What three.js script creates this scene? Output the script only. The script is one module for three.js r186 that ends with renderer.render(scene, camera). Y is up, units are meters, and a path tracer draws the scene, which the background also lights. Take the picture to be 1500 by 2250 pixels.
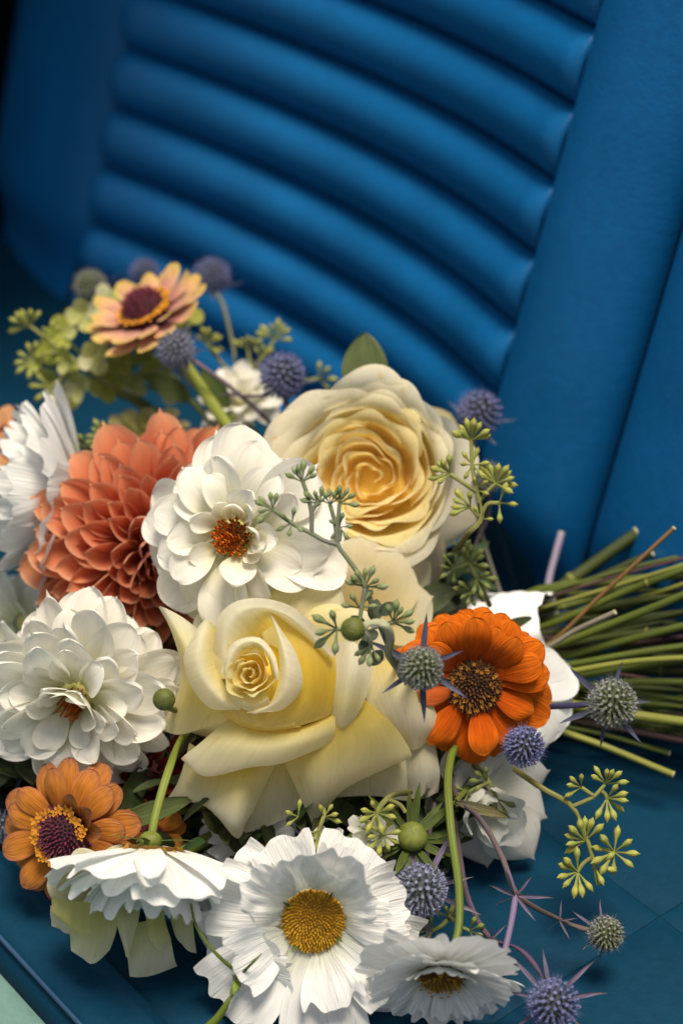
import * as THREE from 'three';
import { mergeGeometries } from 'three/addons/utils/BufferGeometryUtils.js';

// ---------------------------------------------------------------- camera, sky, sun, exposure
const scene = new THREE.Scene();
const CAM_H = 0.591, C = 0.8372, S = 0.5468, F = 4500;            // lens height above the cushion, pitch 33.15 degrees
const camera = new THREE.PerspectiveCamera(28.07, 682 / 1024, 0.01, 60);
camera.position.set(0, CAM_H, 0);
camera.rotation.x = -Math.atan2(S, C);
camera.focus = 0.80; camera.userData.focus = 0.80;
camera.userData.fStop = 5.2;
scene.add(camera);

const renderer = new THREE.WebGLRenderer({ antialias: true });
renderer.setSize(682, 1024);
renderer.toneMapping = THREE.LinearToneMapping;
renderer.toneMappingExposure = 2.35;
renderer.shadowMap.enabled = true;

{ // an even overcast sky, paler overhead, over dark ground
  const w = 64, h = 32, data = new Float32Array(w * h * 4);
  for (let j = 0; j < h; j++) for (let i = 0; i < w; i++) {
    const el = ((j + 0.5) / h - 0.5) * Math.PI, k = Math.max(0, Math.sin(el));
    const v = el > 0 ? 0.08 + 0.43 * k ** 2.2 : 0.10;
    data.set([v * 0.95, v * 0.98, v * 1.05, 1], (j * w + i) * 4);
  }
  const sky = new THREE.DataTexture(data, w, h, THREE.RGBAFormat, THREE.FloatType);
  sky.mapping = THREE.EquirectangularReflectionMapping; sky.magFilter = THREE.LinearFilter; sky.needsUpdate = true;
  scene.background = sky; scene.environment = sky;
}
const sun = new THREE.DirectionalLight(0xfff0da, 2.1);
sun.position.set(0.34, 2.76, -0.62); sun.target.position.set(0, 0, -0.8);
sun.castShadow = true; sun.shadow.radius = 42; sun.shadow.mapSize.set(2048, 2048);
Object.assign(sun.shadow.camera, { left: -1, right: 1, top: 1, bottom: -1, near: 0.1, far: 8 });
scene.add(sun, sun.target);

// ---------------------------------------------------------------- helpers
const PI = Math.PI, D2R = PI / 180;
let seed = 7;
const rnd = () => { seed |= 0; seed = seed + 0x6D2B79F5 | 0; let t = Math.imul(seed ^ seed >>> 15, 1 | seed); t = t + Math.imul(t ^ t >>> 7, 61 | t) ^ t; return ((t ^ t >>> 14) >>> 0) / 4294967296; };
const rr = (a, b) => a + (b - a) * rnd();
const V = (x = 0, y = 0, z = 0) => new THREE.Vector3(x, y, z);
const lerp = (a, b, t) => a + (b - a) * t;
const clamp = (x, a = 0, b = 1) => Math.min(b, Math.max(a, x));
const sst = (a, b, x) => { const t = clamp((x - a) / (b - a)); return t * t * (3 - 2 * t); };
const col = (h) => { const c = new THREE.Color(h); return [c.r, c.g, c.b]; };
const mixc = (a, b, t) => [lerp(a[0], b[0], t), lerp(a[1], b[1], t), lerp(a[2], b[2], t)];
// a point of the place seen at (px, py) of the 1500 x 2250 photograph, d metres in front of the lens plane
function at(px, py, d) { const x = (px - 750) / F * d, y = (1125 - py) / F * d; return V(x, CAM_H + C * y - S * d, -S * y - C * d); }
const dirc = (x, y, z) => V(x, C * y + S * z, -S * y + C * z).normalize();   // right, up, towards the lens
const names = {};
function numbered(n) { names[n] = (names[n] ?? -1) + 1; return names[n] ? `${n}_${String(names[n]).padStart(3, '0')}` : n; }
function thing(name, label, category, group, pos = V()) {
  const g = new THREE.Group(); g.name = numbered(name); g.position.copy(pos);
  g.userData = { label, category }; if (group) g.userData.group = group;
  scene.add(g); return g;
}
function mesh(name, geo, mat, parent, stuff) {
  const m = new THREE.Mesh(geo, mat); m.name = name; m.castShadow = m.receiveShadow = true;
  if (stuff) m.userData.kind = 'stuff';
  parent.add(m); return m;
}
function face(g, f) { // turn a flower so that its axis (+Y) looks along f and azimuth 0 lies to the right
  const X = V(1, 0, 0).addScaledVector(f, -f.x).normalize(), Z = V().crossVectors(X, f);
  g.quaternion.setFromRotationMatrix(new THREE.Matrix4().makeBasis(X, f, Z)); return g;
}
function grid(nu, nv, fn, colf) { // fn(t, s) -> [x, y, z]; t along 0..1, s across -1..1
  const P = [], U = [], K = [], I = [];
  for (let i = 0; i <= nu; i++) for (let j = 0; j <= nv; j++) {
    const t = i / nu, s = j / nv * 2 - 1, p = fn(t, s); P.push(p[0], p[1], p[2]); U.push(s * 0.5 + 0.5, t);
    if (colf) { const c = colf(t, s, p); K.push(c[0], c[1], c[2]); }
  }
  for (let i = 0; i < nu; i++) for (let j = 0; j < nv; j++) { const a = i * (nv + 1) + j, b = a + nv + 1; I.push(a, a + 1, b, b, a + 1, b + 1); }
  const g = new THREE.BufferGeometry();
  g.setAttribute('position', new THREE.Float32BufferAttribute(P, 3)); g.setAttribute('uv', new THREE.Float32BufferAttribute(U, 2));
  if (colf) g.setAttribute('color', new THREE.Float32BufferAttribute(K, 3));
  g.setIndex(I); g.computeVertexNormals(); return g;
}
function tint(g, c, c2) { // one vertex colour, or a run from c (low y) to c2
  const p = g.attributes.position, k = new Float32Array(p.count * 3); g.computeBoundingBox(); const b = g.boundingBox;
  for (let i = 0; i < p.count; i++) k.set(c2 ? mixc(c, c2, (p.getY(i) - b.min.y) / (b.max.y - b.min.y + 1e-9)) : c, i * 3);
  g.setAttribute('color', new THREE.BufferAttribute(k, 3)); return g;
}
const curve = (pts) => new THREE.CatmullRomCurve3(pts, false, 'centripetal');
function tube(pts, r0, r1 = r0, seg = 20, rad = 7, k0, k1) { // a tapering stem
  const cv = curve(pts), fr = cv.computeFrenetFrames(seg, false);
  return grid(seg, rad, (t, s) => {
    const i = Math.round(t * seg), p = cv.getPoint(t), a = (s + 1) * PI, r = lerp(r0, r1, t);
    const n = fr.normals[i], b = fr.binormals[i];
    return [p.x + r * (Math.cos(a) * n.x + Math.sin(a) * b.x), p.y + r * (Math.cos(a) * n.y + Math.sin(a) * b.y), p.z + r * (Math.cos(a) * n.z + Math.sin(a) * b.z)];
  }, k0 ? (t) => mixc(k0, k1 || k0, t) : null);
}
const toLocal = (g, p) => { g.updateMatrixWorld(true); return g.worldToLocal(p.clone()); };

// ---------------------------------------------------------------- textures and materials
function noiseTex(w, h, fn, srgb) {
  const d = new Uint8Array(w * h * 4);
  for (let j = 0; j < h; j++) for (let i = 0; i < w; i++) { const v = fn(i, j); const a = Array.isArray(v) ? v : [v, v, v]; d.set([a[0] * 255, a[1] * 255, a[2] * 255, 255].map((x) => clamp(x, 0, 255)), (j * w + i) * 4); }
  const t = new THREE.DataTexture(d, w, h); t.wrapS = t.wrapT = THREE.RepeatWrapping; t.magFilter = THREE.LinearFilter; t.minFilter = THREE.LinearMipmapLinearFilter; t.generateMipmaps = true;
  if (srgb) t.colorSpace = THREE.SRGBColorSpace; t.needsUpdate = true; return t;
}
function valueNoise(w, h, nx, ny) { // tileable lattice noise sampled on w x h
  const L = Array.from({ length: nx * ny }, rnd), out = new Float32Array(w * h);
  for (let j = 0; j < h; j++) for (let i = 0; i < w; i++) {
    const x = i / w * nx, y = j / h * ny, x0 = Math.floor(x), y0 = Math.floor(y), fx = sst(0, 1, x - x0), fy = sst(0, 1, y - y0);
    const g = (a, b) => L[(b % ny) * nx + (a % nx)];
    out[j * w + i] = lerp(lerp(g(x0, y0), g(x0 + 1, y0), fx), lerp(g(x0, y0 + 1), g(x0 + 1, y0 + 1), fx), fy);
  }
  return out;
}
const veinA = valueNoise(256, 128, 44, 3), veinB = valueNoise(256, 128, 17, 4), blot = valueNoise(256, 128, 9, 7), fineA = valueNoise(256, 128, 90, 5);
const veinBump = noiseTex(256, 128, (i, j) => 0.45 * veinA[j * 256 + i] + 0.3 * veinB[j * 256 + i] + 0.25 * fineA[j * 256 + i]);
const roseTint = noiseTex(256, 128, (i, j) => { const k = j * 256 + i, v = 0.935 + 0.03 * veinA[k] + 0.025 * veinB[k], s = blot[k] > 0.90 ? (blot[k] - 0.90) * 1.6 : 0; return [v - s * 0.3, v - s * 0.7, v - 0.01 - s * 1.4]; }, true);
const veinTint = noiseTex(256, 128, (i, j) => { const k = j * 256 + i, v = 0.945 + 0.035 * veinA[k] + 0.02 * blot[k]; return [v, v, v * 0.995]; }, true);
const speckTint = noiseTex(256, 128, (i, j) => { const k = j * 256 + i, v = 0.78 + 0.10 * veinA[k] + 0.12 * blot[k]; return [v, v * 0.985, v * 0.97]; }, true);
const lw = 512, pebA = valueNoise(lw, lw, 150, 150), pebB = valueNoise(lw, lw, 64, 64), pebC = valueNoise(lw, lw, 7, 7);
const leatherBump = noiseTex(lw, lw, (i, j) => 0.5 * pebA[j * lw + i] + 0.4 * pebB[j * lw + i] + 0.1 * pebC[j * lw + i]);
leatherBump.repeat.set(9, 9);
const leatherTint = noiseTex(lw, lw, (i, j) => { const k = j * lw + i, v = 0.86 + 0.07 * pebC[k] + 0.05 * pebB[k]; return [v, v, v]; }, true);
leatherTint.repeat.set(5, 5);

function petalMat(o = {}) {
  return new THREE.MeshPhysicalMaterial({ vertexColors: true, side: THREE.DoubleSide, roughness: 1, map: o.map || veinTint, bumpMap: veinBump, bumpScale: o.bump ?? 0.00012,
    transmission: o.trans ?? 0.38, thickness: 0, sheen: 0.25, sheenRoughness: 0.6, specularIntensity: 0.25 });
}
const M = {
  petal: petalMat(), rose: petalMat({ map: roseTint, bump: 0.00014, trans: 0.58 }), zinnia: petalMat({ map: speckTint, bump: 0.0004, trans: 0.15 }), coral: petalMat({ bump: 0.00012, trans: 0.35 }),
  cosmos: petalMat({ bump: 0.0006, trans: 0.32 }), green: petalMat({ map: speckTint, trans: 0.2 }),
  plant: new THREE.MeshStandardMaterial({ vertexColors: true, roughness: 0.62, side: THREE.DoubleSide, map: speckTint, bumpMap: veinBump, bumpScale: 0.0003 }),
  floret: new THREE.MeshStandardMaterial({ vertexColors: true, roughness: 0.8, side: THREE.DoubleSide }),
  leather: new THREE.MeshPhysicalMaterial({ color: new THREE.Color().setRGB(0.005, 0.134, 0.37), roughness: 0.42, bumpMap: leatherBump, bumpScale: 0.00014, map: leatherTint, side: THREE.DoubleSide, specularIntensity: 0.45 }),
  cushion: new THREE.MeshPhysicalMaterial({ color: new THREE.Color().setRGB(0.003, 0.039, 0.080), roughness: 0.58, bumpMap: leatherBump, bumpScale: 0.00016, map: leatherTint, side: THREE.DoubleSide, specularIntensity: 0.16 }),  // a darker copy of the leather; its shade is put into the colour
  piping: new THREE.MeshStandardMaterial({ color: new THREE.Color().setRGB(0.005, 0.035, 0.08), roughness: 0.55 }),
  edge: new THREE.MeshStandardMaterial({ color: new THREE.Color().setRGB(0.015, 0.055, 0.12), roughness: 0.5 }),
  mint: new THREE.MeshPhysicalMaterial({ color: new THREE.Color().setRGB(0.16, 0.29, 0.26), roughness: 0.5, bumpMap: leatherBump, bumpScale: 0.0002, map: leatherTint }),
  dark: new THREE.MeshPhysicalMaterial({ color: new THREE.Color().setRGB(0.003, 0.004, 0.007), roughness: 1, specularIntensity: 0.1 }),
  satin: new THREE.MeshPhysicalMaterial({ color: new THREE.Color().setRGB(0.80, 0.80, 0.79), roughness: 0.4, side: THREE.DoubleSide, sheen: 0.6, bumpMap: veinBump, bumpScale: 0.0003 }),
};

// ---------------------------------------------------------------- the seat and what surrounds it
const SEAT = V(-0.16, 0, -1.129), SEAT_TURN = -51.34 * D2R, RECLINE = 16 * D2R, SW = 0.35, FP = 0.036;
const seat = thing('car_seat', 'blue leather car seat with fluted backrest and smooth side bolsters, under the bouquet', 'car seat', null, SEAT);
seat.rotation.y = SEAT_TURN;
const cr = Math.cos(RECLINE), sr = Math.sin(RECLINE);
const back = (x, y, z) => [x, y * cr + z * sr, -y * sr + z * cr];        // across, up the backrest, out of it
const sag = (x) => -0.034 * (1 - Math.pow(2 * x / SW - 1, 2));
const uvM = (g, f) => { const p = g.attributes.position, u = g.attributes.uv; for (let i = 0; i < p.count; i++) { const q = f(p.getX(i), p.getY(i), p.getZ(i)); u.setXY(i, q[0], q[1]); } return g; };
for (let k = 4; k >= -9; k--) {                                            // the flutes
  const y0 = 0.168 - FP * k - FP, y1 = y0 + FP;
  const g = grid(30, 70, (t, s) => {
    const x = lerp(0.001, SW + 0.007, Math.sin(s * PI / 2) * 0.5 + 0.5), y = lerp(y0, y1, t), e = Math.min(x, SW + 0.008 - x);
    const fade = Math.pow(sst(-0.001, 0.014, e), 0.6), b = Math.sqrt(Math.max(0, 1 - (2 * t - 1) ** 2));
    return back(x, y, sag(x) + 0.0165 * b * (0.7 + 0.3 * fade) - 0.003 * (1 - sst(0, 0.003, e)));
  });
  mesh('flute', uvM(g, (x, y, z) => [x, y]), M.leather, seat);
}
const bolster = (name, xa, xb, h, inner) => {
  const g = grid(80, 36, (t, s) => {
    const y = lerp(-0.03, 0.60, t), q = Math.sin(s * PI / 2) * 0.5 + 0.5, low = 1 - sst(0.012, 0.075, y);
    let x = lerp(xa, xb, q); if (inner > 0) x = lerp(x, lerp(xa + 0.045, xb, q), low * low); if (inner < 0) x = lerp(x, lerp(xa, xb - 0.02, q), low * low);
    const b = Math.pow(Math.max(0, Math.sin(PI * q)), inner > 0 && q < 0.5 ? 0.27 : 0.42);
    return back(x, y, h * b * (1 - 0.95 * low * low) - 0.003 - (inner < 0 ? 0.09 * (1 - q) ** 2 : 0));
  });
  return mesh(name, uvM(g, (x, y) => [x, y]), M.leather, seat);
};
bolster('bolster', -0.26, -0.002, 0.020, -1);
bolster('bolster', SW + 0.006, 0.424, 0.028, 1);
bolster('bolster', 0.428, 0.80, 0.036, 0);
for (const x of [-0.001, SW + 0.001]) {
  const pts = []; for (let i = 0; i <= 12; i++) { const y = lerp(0.0, 0.6, i / 12), low = 1 - sst(0.012, 0.075, y); pts.push(V(...back(x + (x > 0.1 ? 0.045 : -0.02) * low * low, y, -0.001))); }
  mesh('piping', tube(pts, 0.0009, 0.0009, 50, 8), M.piping, seat);
}
mesh('back_board', uvM(grid(2, 2, (t, s) => back(lerp(-0.12, 0.85, s * 0.5 + 0.5), lerp(-0.1, 0.62, t), -0.05)), (x, y) => [x, y]), M.piping, seat);
{ // cushion panels with stitched seams between them
  const ds = [-0.06, 0.10, 0.196, 0.291], xs = [-0.34, 0.588, 0.95];
  const panel = (x0, x1, d0, d1, h) => {
    const g = grid(26, 60, (t, s) => {
      const x = lerp(x0, x1, s * 0.5 + 0.5), d = lerp(d0, d1, t), e = Math.min(x - x0, x1 - x, d - d0, d1 - d);
      return [x, -0.003 + h * (1 - Math.exp(-e / 0.005)) + 0.0008 * Math.sin(x * 31 + d * 20) - 0.004 * Math.exp(-((x - 0.36) ** 2 + (d - 0.19) ** 2) / 0.012), d];
    });
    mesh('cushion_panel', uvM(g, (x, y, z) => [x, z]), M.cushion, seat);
  };
  for (let i = 0; i < 3; i++) for (let j = 0; j < 2; j++) panel(xs[j] + 0.0001, xs[j + 1] - 0.0001, ds[i] + 0.0001, ds[i + 1] - 0.0001, j ? 0.0022 : 0.0026);
  const g = grid(34, 60, (t, s) => { // front roll, turning down
    const x = lerp(-0.34, 0.95, s * 0.5 + 0.5), a = sst(0.25, 0.8, t) * PI / 2, l = t < 0.25 ? t / 0.25 * 0.016 : 0.016;
    const drop = t > 0.8 ? (t - 0.8) / 0.2 * 0.25 : 0;
    return [x, -0.001 - 0.004 * (1 - Math.exp(-t * 40)) + 0.004 - 0.012 * (1 - Math.cos(a)) - drop, 0.2912 + l + 0.012 * Math.sin(a)];
  });
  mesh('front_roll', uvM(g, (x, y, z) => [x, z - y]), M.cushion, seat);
  mesh('edge_piping', tube([V(-0.34, -0.0015, 0.3155), V(0.3, -0.0015, 0.3155), V(0.95, -0.0015, 0.3155)], 0.0010, 0.0010, 20, 8), M.edge, seat);
  mesh('cushion_base', new THREE.BoxGeometry(1.29, 0.25, 0.36).translate(0.305, -0.14, 0.12), M.piping, seat);
}
const mintPanel = thing('mint_panel', 'pale mint green panel beyond the front edge of the blue seat', 'door sill', null, SEAT);  // plain pale mint panel just past the front roll
mintPanel.rotation.y = SEAT_TURN;
mesh('mint_sheet', uvM(grid(20, 20, (t, s) => { const d = lerp(0.3195, 0.75, t); return [lerp(-0.5, 0.95, s * 0.5 + 0.5), -0.004 - 0.03 * sst(0.4, 0.75, d) - 0.012 * (1 - sst(0.3195, 0.327, d)), d]; }), (x, y, z) => [x, z]), M.mint, mintPanel);
{ // near-black blocks and an unseen board, added to darken the left side
  const g = thing('shade_blocks', 'near-black blocks added behind and left of the seat to darken that side', 'shade_block', null, SEAT); g.userData.kind = 'structure'; g.rotation.y = SEAT_TURN;
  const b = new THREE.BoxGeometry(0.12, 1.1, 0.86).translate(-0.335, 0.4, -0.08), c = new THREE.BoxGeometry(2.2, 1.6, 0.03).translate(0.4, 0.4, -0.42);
  mesh('dark_blocks', mergeGeometries([b, c, new THREE.BoxGeometry(0.18, 0.9, 0.5).translate(-0.225, 0.4, -0.23)]), M.dark, g);  // near-black blocks added to shut out light and read as darkness
  const r = thing('shade_board', 'unseen dark board added above to shade the left side of the seat', 'shade_board', null, SEAT); r.userData.kind = 'structure'; r.rotation.y = SEAT_TURN;
  mesh('shade_sheet', new THREE.BoxGeometry(0.74, 0.03, 0.66).translate(-0.26, 0.54, -0.18), M.dark, r);  // board added out of view to shade the left bolster
}

// ---------------------------------------------------------------- petals
// A petal lies along +X from its base, its inner face up (+Y). Rest of the options shape width, curl, cup, teeth, pleats.
function petal(o) {
  const { L, W, nu = 12, nv = 10, bend = 0, tip = 0, ts = 0.6, cup = 0, cupTip = cup, a = 1, b = 0.5, wb = 0.2, fan = 0, round = 0.2, point = 0, notch = 0, teeth = 0, tn = 3, ruf = 0, rn = 2.5, pleat = 0, pn = 7, twist = 0, sway = 0, rollA = 0, rs = 0.45, base, mid, end, rim } = o;
  const ph = rnd() * 6.28, N = 48, X = [0], Y = [0], A = [];
  for (let i = 0; i <= N; i++) { const t = i / N, an = bend * t + tip * sst(ts, 1.05, t); A.push(an); if (i) { X.push(X[i - 1] + Math.cos(an) * L / N); Y.push(Y[i - 1] + Math.sin(an) * L / N); } }
  const at1 = (arr, t) => { const x = clamp(t, 0, 1.25) * N, i = Math.min(N - 1, Math.floor(x)); return arr[i] + (arr[i + 1] - arr[i]) * (x - i); };
  const m = mid || base, kr = rr(0.94, 1.04), sw = sway * rr(-1, 1);
  return grid(nu, nv, (q, s) => {
    const t = 1 - Math.pow(1 - q, fan ? 1.15 : 1.6);
    const w = fan ? W * lerp(wb, 1, Math.pow(Math.sin(PI / 2 * t), fan)) : W * Math.max(Math.pow(Math.sin(PI * Math.pow(clamp(t, 0, 1), a)), b), wb * (1 - t));
    let lf = 1;
    if (fan) lf -= round * Math.pow(Math.abs(s), 2.4);
    lf += point * Math.exp(-s * s / 0.06) * sst(0.6, 1, t) - notch * Math.exp(-s * s / 0.03) * sst(0.7, 1, t);
    if (teeth) lf -= teeth * (0.5 + 0.5 * Math.cos(tn * PI * (s + 1) + PI)) * (0.7 + 0.6 * Math.sin(ph + 5 * s)) * sst(0.55, 1, t);
    const tv = t * lf, x = at1(X, tv), y = at1(Y, tv), an = at1(A, clamp(tv));
    const th = lerp(cup, cupTip, t), ra = rollA * sst(0.12, 0.85, t), as = Math.abs(s), ns = rollA ? 20 : 10;
    let z = 0, n = 0;
    for (let i = 0; i < ns; i++) { const x = as * (i + 0.5) / ns, al = th * x + ra * sst(rs, 1, x); z += Math.cos(al) * as / ns; n += Math.sin(al) * as / ns; }
    z *= w * Math.sign(s); n *= w;
    n += ruf * L * t * t * Math.pow(Math.abs(s), 1.3) * Math.sin(rn * PI * s + ph + 4 * t);
    n += pleat * W * Math.cos(pn * PI * s + ph * 0.3) * sst(0.05, 0.5, t) * (1 - 0.3 * t);
    const tw = twist * t; const z2 = z * Math.cos(tw) - n * Math.sin(tw), n2 = z * Math.sin(tw) + n * Math.cos(tw);
    return [x - Math.sin(an) * n2, y + Math.cos(an) * n2, z2 + sw * L * t * t];
  }, (q, s) => {
    const t = 1 - Math.pow(1 - q, 1.3);
    let c = t < 0.5 ? mixc(base, m, t * 2) : mixc(m, end || m, t * 2 - 1);
    if (rim) c = mixc(c, rim, clamp(Math.pow(Math.abs(s), 5) * 0.75 * t + Math.pow(q, 9) * 0.8));
    const v = kr * (0.97 + 0.05 * Math.sin(9 * t + ph) * Math.cos(4 * s + ph)); return [c[0] * v, c[1] * v, c[2] * v];
  });
}
// A cupped rose petal: a piece of a vase-shaped shell round +Y whose rim rolls outward.
function cupPetal(o) {
  const { r0, r1, h, y0 = 0, span, curl = 0, roll = 0.004, cs = 0.72, spiral = 0.05, ph = 0, rip = 0, rn = 3, rp = 0, lob = 0.12, corner = 0.3, nu = 16, nv = 22, base, mid, end, lean = 0, wav = 0.03, tipk = 0, pk = 1 } = o;
  const p0 = rnd() * 6.28, kr = rr(0.96, 1.03);
  return grid(nu, nv, (t, s) => {
    let tv = t * (1 - corner * Math.pow(Math.abs(s), 3.2) * sst(0.3, 1, t)) * (1 + lob * 0.5 * Math.sin(2.3 * PI * s + p0) * t + tipk * Math.exp(-s * s / 0.02) * t);
    const wp = lerp(0.55, 1, Math.pow(Math.sin(PI / 2 * clamp(t * 1.3)), 0.8)), a = ph + s * span * wp;
    const b = Math.min(tv, cs) / cs; let r = r0 + (r1 - r0) * Math.sin(b * PI / 2 * pk), y = y0 + h * b;
    r *= 1 + spiral * s;
    r *= 1 + rip * Math.sin(rn * a + rp) * b + rip * 0.28 * Math.sin((rn * 2 + 1) * a + rp * 2.3) * b;
    r += lean * b * b;
    if (tv > cs) { const qq = (tv - cs) / (1 - cs), be = qq * curl * (1 + 0.35 * Math.sin(2.1 * s + p0)); r += roll * (1 - Math.cos(be)) + (curl < 0.3 ? 0 : 0); y += roll * Math.sin(be) + (curl < 0.05 ? qq * h * 0.3 : 0); }
    y += wav * h * Math.sin(3 * s * PI + p0) * t * t;
    return [Math.cos(a) * r, y, -Math.sin(a) * r];
  }, (t) => { const c = t < 0.5 ? mixc(base, mid || base, t * 2) : mixc(mid || base, end || mid || base, Math.pow(t * 2 - 1, 1.4)); return [c[0] * kr, c[1] * kr, c[2] * kr]; });
}
// A petal as a smooth surface through rows of points (flower axes: right, down, towards the viewer)
function crv(a, t) { const n = a.length - 1, x = clamp(t) * n, i = Math.min(n - 1, Math.floor(x)), u = x - i, p1 = a[i], p2 = a[i + 1], p0 = a[i - 1] || p1.map((v, k) => 2 * v - p2[k]), p3 = a[i + 2] || p2.map((v, k) => 2 * v - p1[k]); return p1.map((v, k) => 0.5 * (2 * v + (p2[k] - p0[k]) * u + (2 * p0[k] - 5 * v + 4 * p2[k] - p3[k]) * u * u + (3 * v - p0[k] - 3 * p2[k] + p3[k]) * u * u * u)); }
function patch(rows, x0, y0, k, c, o = {}) {
  const ph = rnd() * 6, P = o.nu || 26, Q = o.nv || 26, w = o.wob ?? 3;
  return grid(P, Q, (t, s) => { const u = s * 0.5 + 0.5, p = crv(rows.map((r) => crv(r, u)), t), e = Math.pow(Math.abs(2 * t - 1), 3) + Math.pow(Math.abs(s), 3); return [(p[0] - x0 + w * e * Math.sin(9 * u + ph)) * k, (p[2] + 1.6 * w * e * Math.sin(11 * u + 7 * t + ph)) * k, (p[1] - y0 + w * e * Math.cos(8 * t + ph)) * k]; },
    (t, s) => { const q = t * (c.length - 1), i = Math.min(c.length - 2, Math.floor(q)); let m = mixc(c[i], c[i + 1], q - i); if (o.side) m = mixc(m, o.side, Math.pow(Math.abs(s), 4) * 0.7); return m; });
}
function put(g, geo, mat, az, el = 0, y = 0, r = 0, roll = 0, sc = 1, name = 'petal') {
  const m = mesh(name, geo, mat, g); m.rotation.order = 'YZX'; m.rotation.set(roll, az, el);
  m.position.set(Math.cos(az) * r, y, -Math.sin(az) * r); m.scale.setScalar(sc); return m;
}
// where all stems meet, under the ribbon
const TIE = at(1130, 1400, 0.915);
const greenK = col('#6f7a24'), greenD = col('#4d5f1c'), purpleK = col('#5b4a63'), brownK = col('#6e5234');
function stemTo(g, mids, r = 0.0022, k0 = greenK, k1 = greenD, from = V(0, -0.001, 0), name = 'stem') { // from the flower's base through world points
  const pts = [from, ...mids.map((p) => toLocal(g, p))];
  return mesh(name, tube(pts, r * 0.9, r, 26, 8, k0, k1), M.plant, g);
}
const backOf = (g, dist) => g.localToWorld(V(0, -dist, 0));
function autoStem(g, r, dist = 0.03, k0, k1) { g.updateMatrixWorld(true); const b = backOf(g, dist), m = b.clone().lerp(TIE, 0.55); m.y = Math.max(0.012, m.y - 0.012); stemTo(g, [b, m, TIE], r, k0, k1); }

// ---------------------------------------------------------------- flower builders
function flower(name, label, category, px, py, d, f, group) { return face(thing(name, label, category, group, at(px, py, d)), dirc(...f)); }

function dahliaDecorative(g, R, N, kc, km, ko, kt) {
  const V3 = []; const rings = 9;
  for (let i = 0; i < rings; i++) { const f = (i + 0.5) / rings; V3.push([0, 1, 2].map(() => petal({ L: 1, W: lerp(0.38, 0.29, f) * rr(0.85, 1.12), cup: lerp(1.6, 1.3, f), cupTip: lerp(1.5, 0.7, f) * rr(0.7, 1.3), a: 1.35, b: 0.5, wb: 0.3, point: 0.06, bend: lerp(0.55, 0.0, f) + rr(-0.12, 0.12), tip: lerp(0.3, -0.1, f) + rr(-0.3, 0.25), nu: 12, nv: 10, base: mixc(kc, km, f * 0.4), mid: mixc(kc, km, clamp(f * 1.6)), end: mixc(mixc(kc, km, 0.55), ko, clamp(f * 1.25)), rim: f > 0.35 ? kt : null, sway: 0.03 }))); }
  for (let i = 0; i < N; i++) {
    const f = Math.pow((i + 0.6) / N, 0.62), az = i * 2.39996 + rr(-0.1, 0.1), el = lerp(82, -16, Math.pow(f, 1.05)) * D2R + rr(-0.11, 0.11);
    const L = R * lerp(0.14, 0.66, Math.pow(f, 0.95));
    put(g, V3[Math.min(rings - 1, Math.floor(f * rings))][i % 3], M.coral, az, el, R * 0.28 * (1 - f * f), R * 0.42 * Math.pow(f, 0.9), rr(-0.2, 0.2), L * rr(0.9, 1.1));
  }
  mesh('receptacle', tint(new THREE.SphereGeometry(R * 0.40, 20, 12).scale(1, 0.7, 1).translate(0, -R * 0.02, 0), kc), M.floret, g);
}
function stamens(g, R, N, h, k0, k1, name = 'stamens') {
  const L = [];
  for (let i = 0; i < N; i++) {
    const f = Math.sqrt((i + 0.5) / N), a = i * 2.39996, x = Math.cos(a) * f * R, z = Math.sin(a) * f * R, hh = h * rr(0.6, 1.15) * (1 - 0.3 * f), tx = x * (1 + 0.25 * f) + rr(-1, 1) * R * 0.08, tz = z * (1 + 0.25 * f) + rr(-1, 1) * R * 0.08;
    L.push(tube([V(x, 0, z), V((x + tx) / 2, hh * 0.5, (z + tz) / 2), V(tx, hh, tz)], R * 0.06, R * 0.10, 3, 5, k0, mixc(k1, k0, rnd() * 0.4)));
  }
  mesh(name, mergeGeometries(L), M.floret, g, true);
}
function dahliaWhite(g, R, o) {
  const w = col('#f8f6ec'), wb = col('#ecebc0'), wt = col('#fcfaf3');
  const mk = (L, W, cup, bend, tip, ruf = 0.02) => petal({ L, W, cup, cupTip: cup * 0.45, bend, tip, ts: 0.45, a: 1.5, b: 0.52, wb: 0.22, base: wb, mid: w, end: wt, ruf: ruf * rr(0.8, 3), rn: rr(1, 2), point: rnd() < o.pointed ? 0.10 : 0.02, twist: rr(-0.4, 0.4), sway: 0.12, nu: 16, nv: 12 });
  const rings = o.rings; let n0 = 0;
  for (const [n, r, el, L, W, cup, bend, tip, y] of rings) {
    const vs = [0, 1, 2, 3, 4, 5].map(() => mk(R * L, R * W, cup * rr(0.8, 1.25), bend + rr(-0.12, 0.12), tip + rr(-0.4, 0.4)));
    for (let i = 0; i < n; i++) { const az = (i + n0 * 0.5) / n * 2 * PI + rr(-0.14, 0.14); if (o.gap && o.gap(az % (2 * PI), L)) continue; put(g, vs[Math.floor(rnd() * 6)], M.petal, az, (el + rr(-10, 10)) * D2R, R * y, R * r, rr(-0.36, 0.36), rr(0.84, 1.1) * (o.vary ? o.vary(az) : 1)); }
    n0++;
  }
  mesh('receptacle', tint(new THREE.SphereGeometry(R * 0.2, 16, 10).scale(1, 0.6, 1).translate(0, -R * 0.06, 0), col('#b9b56a')), M.floret, g);
}
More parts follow.
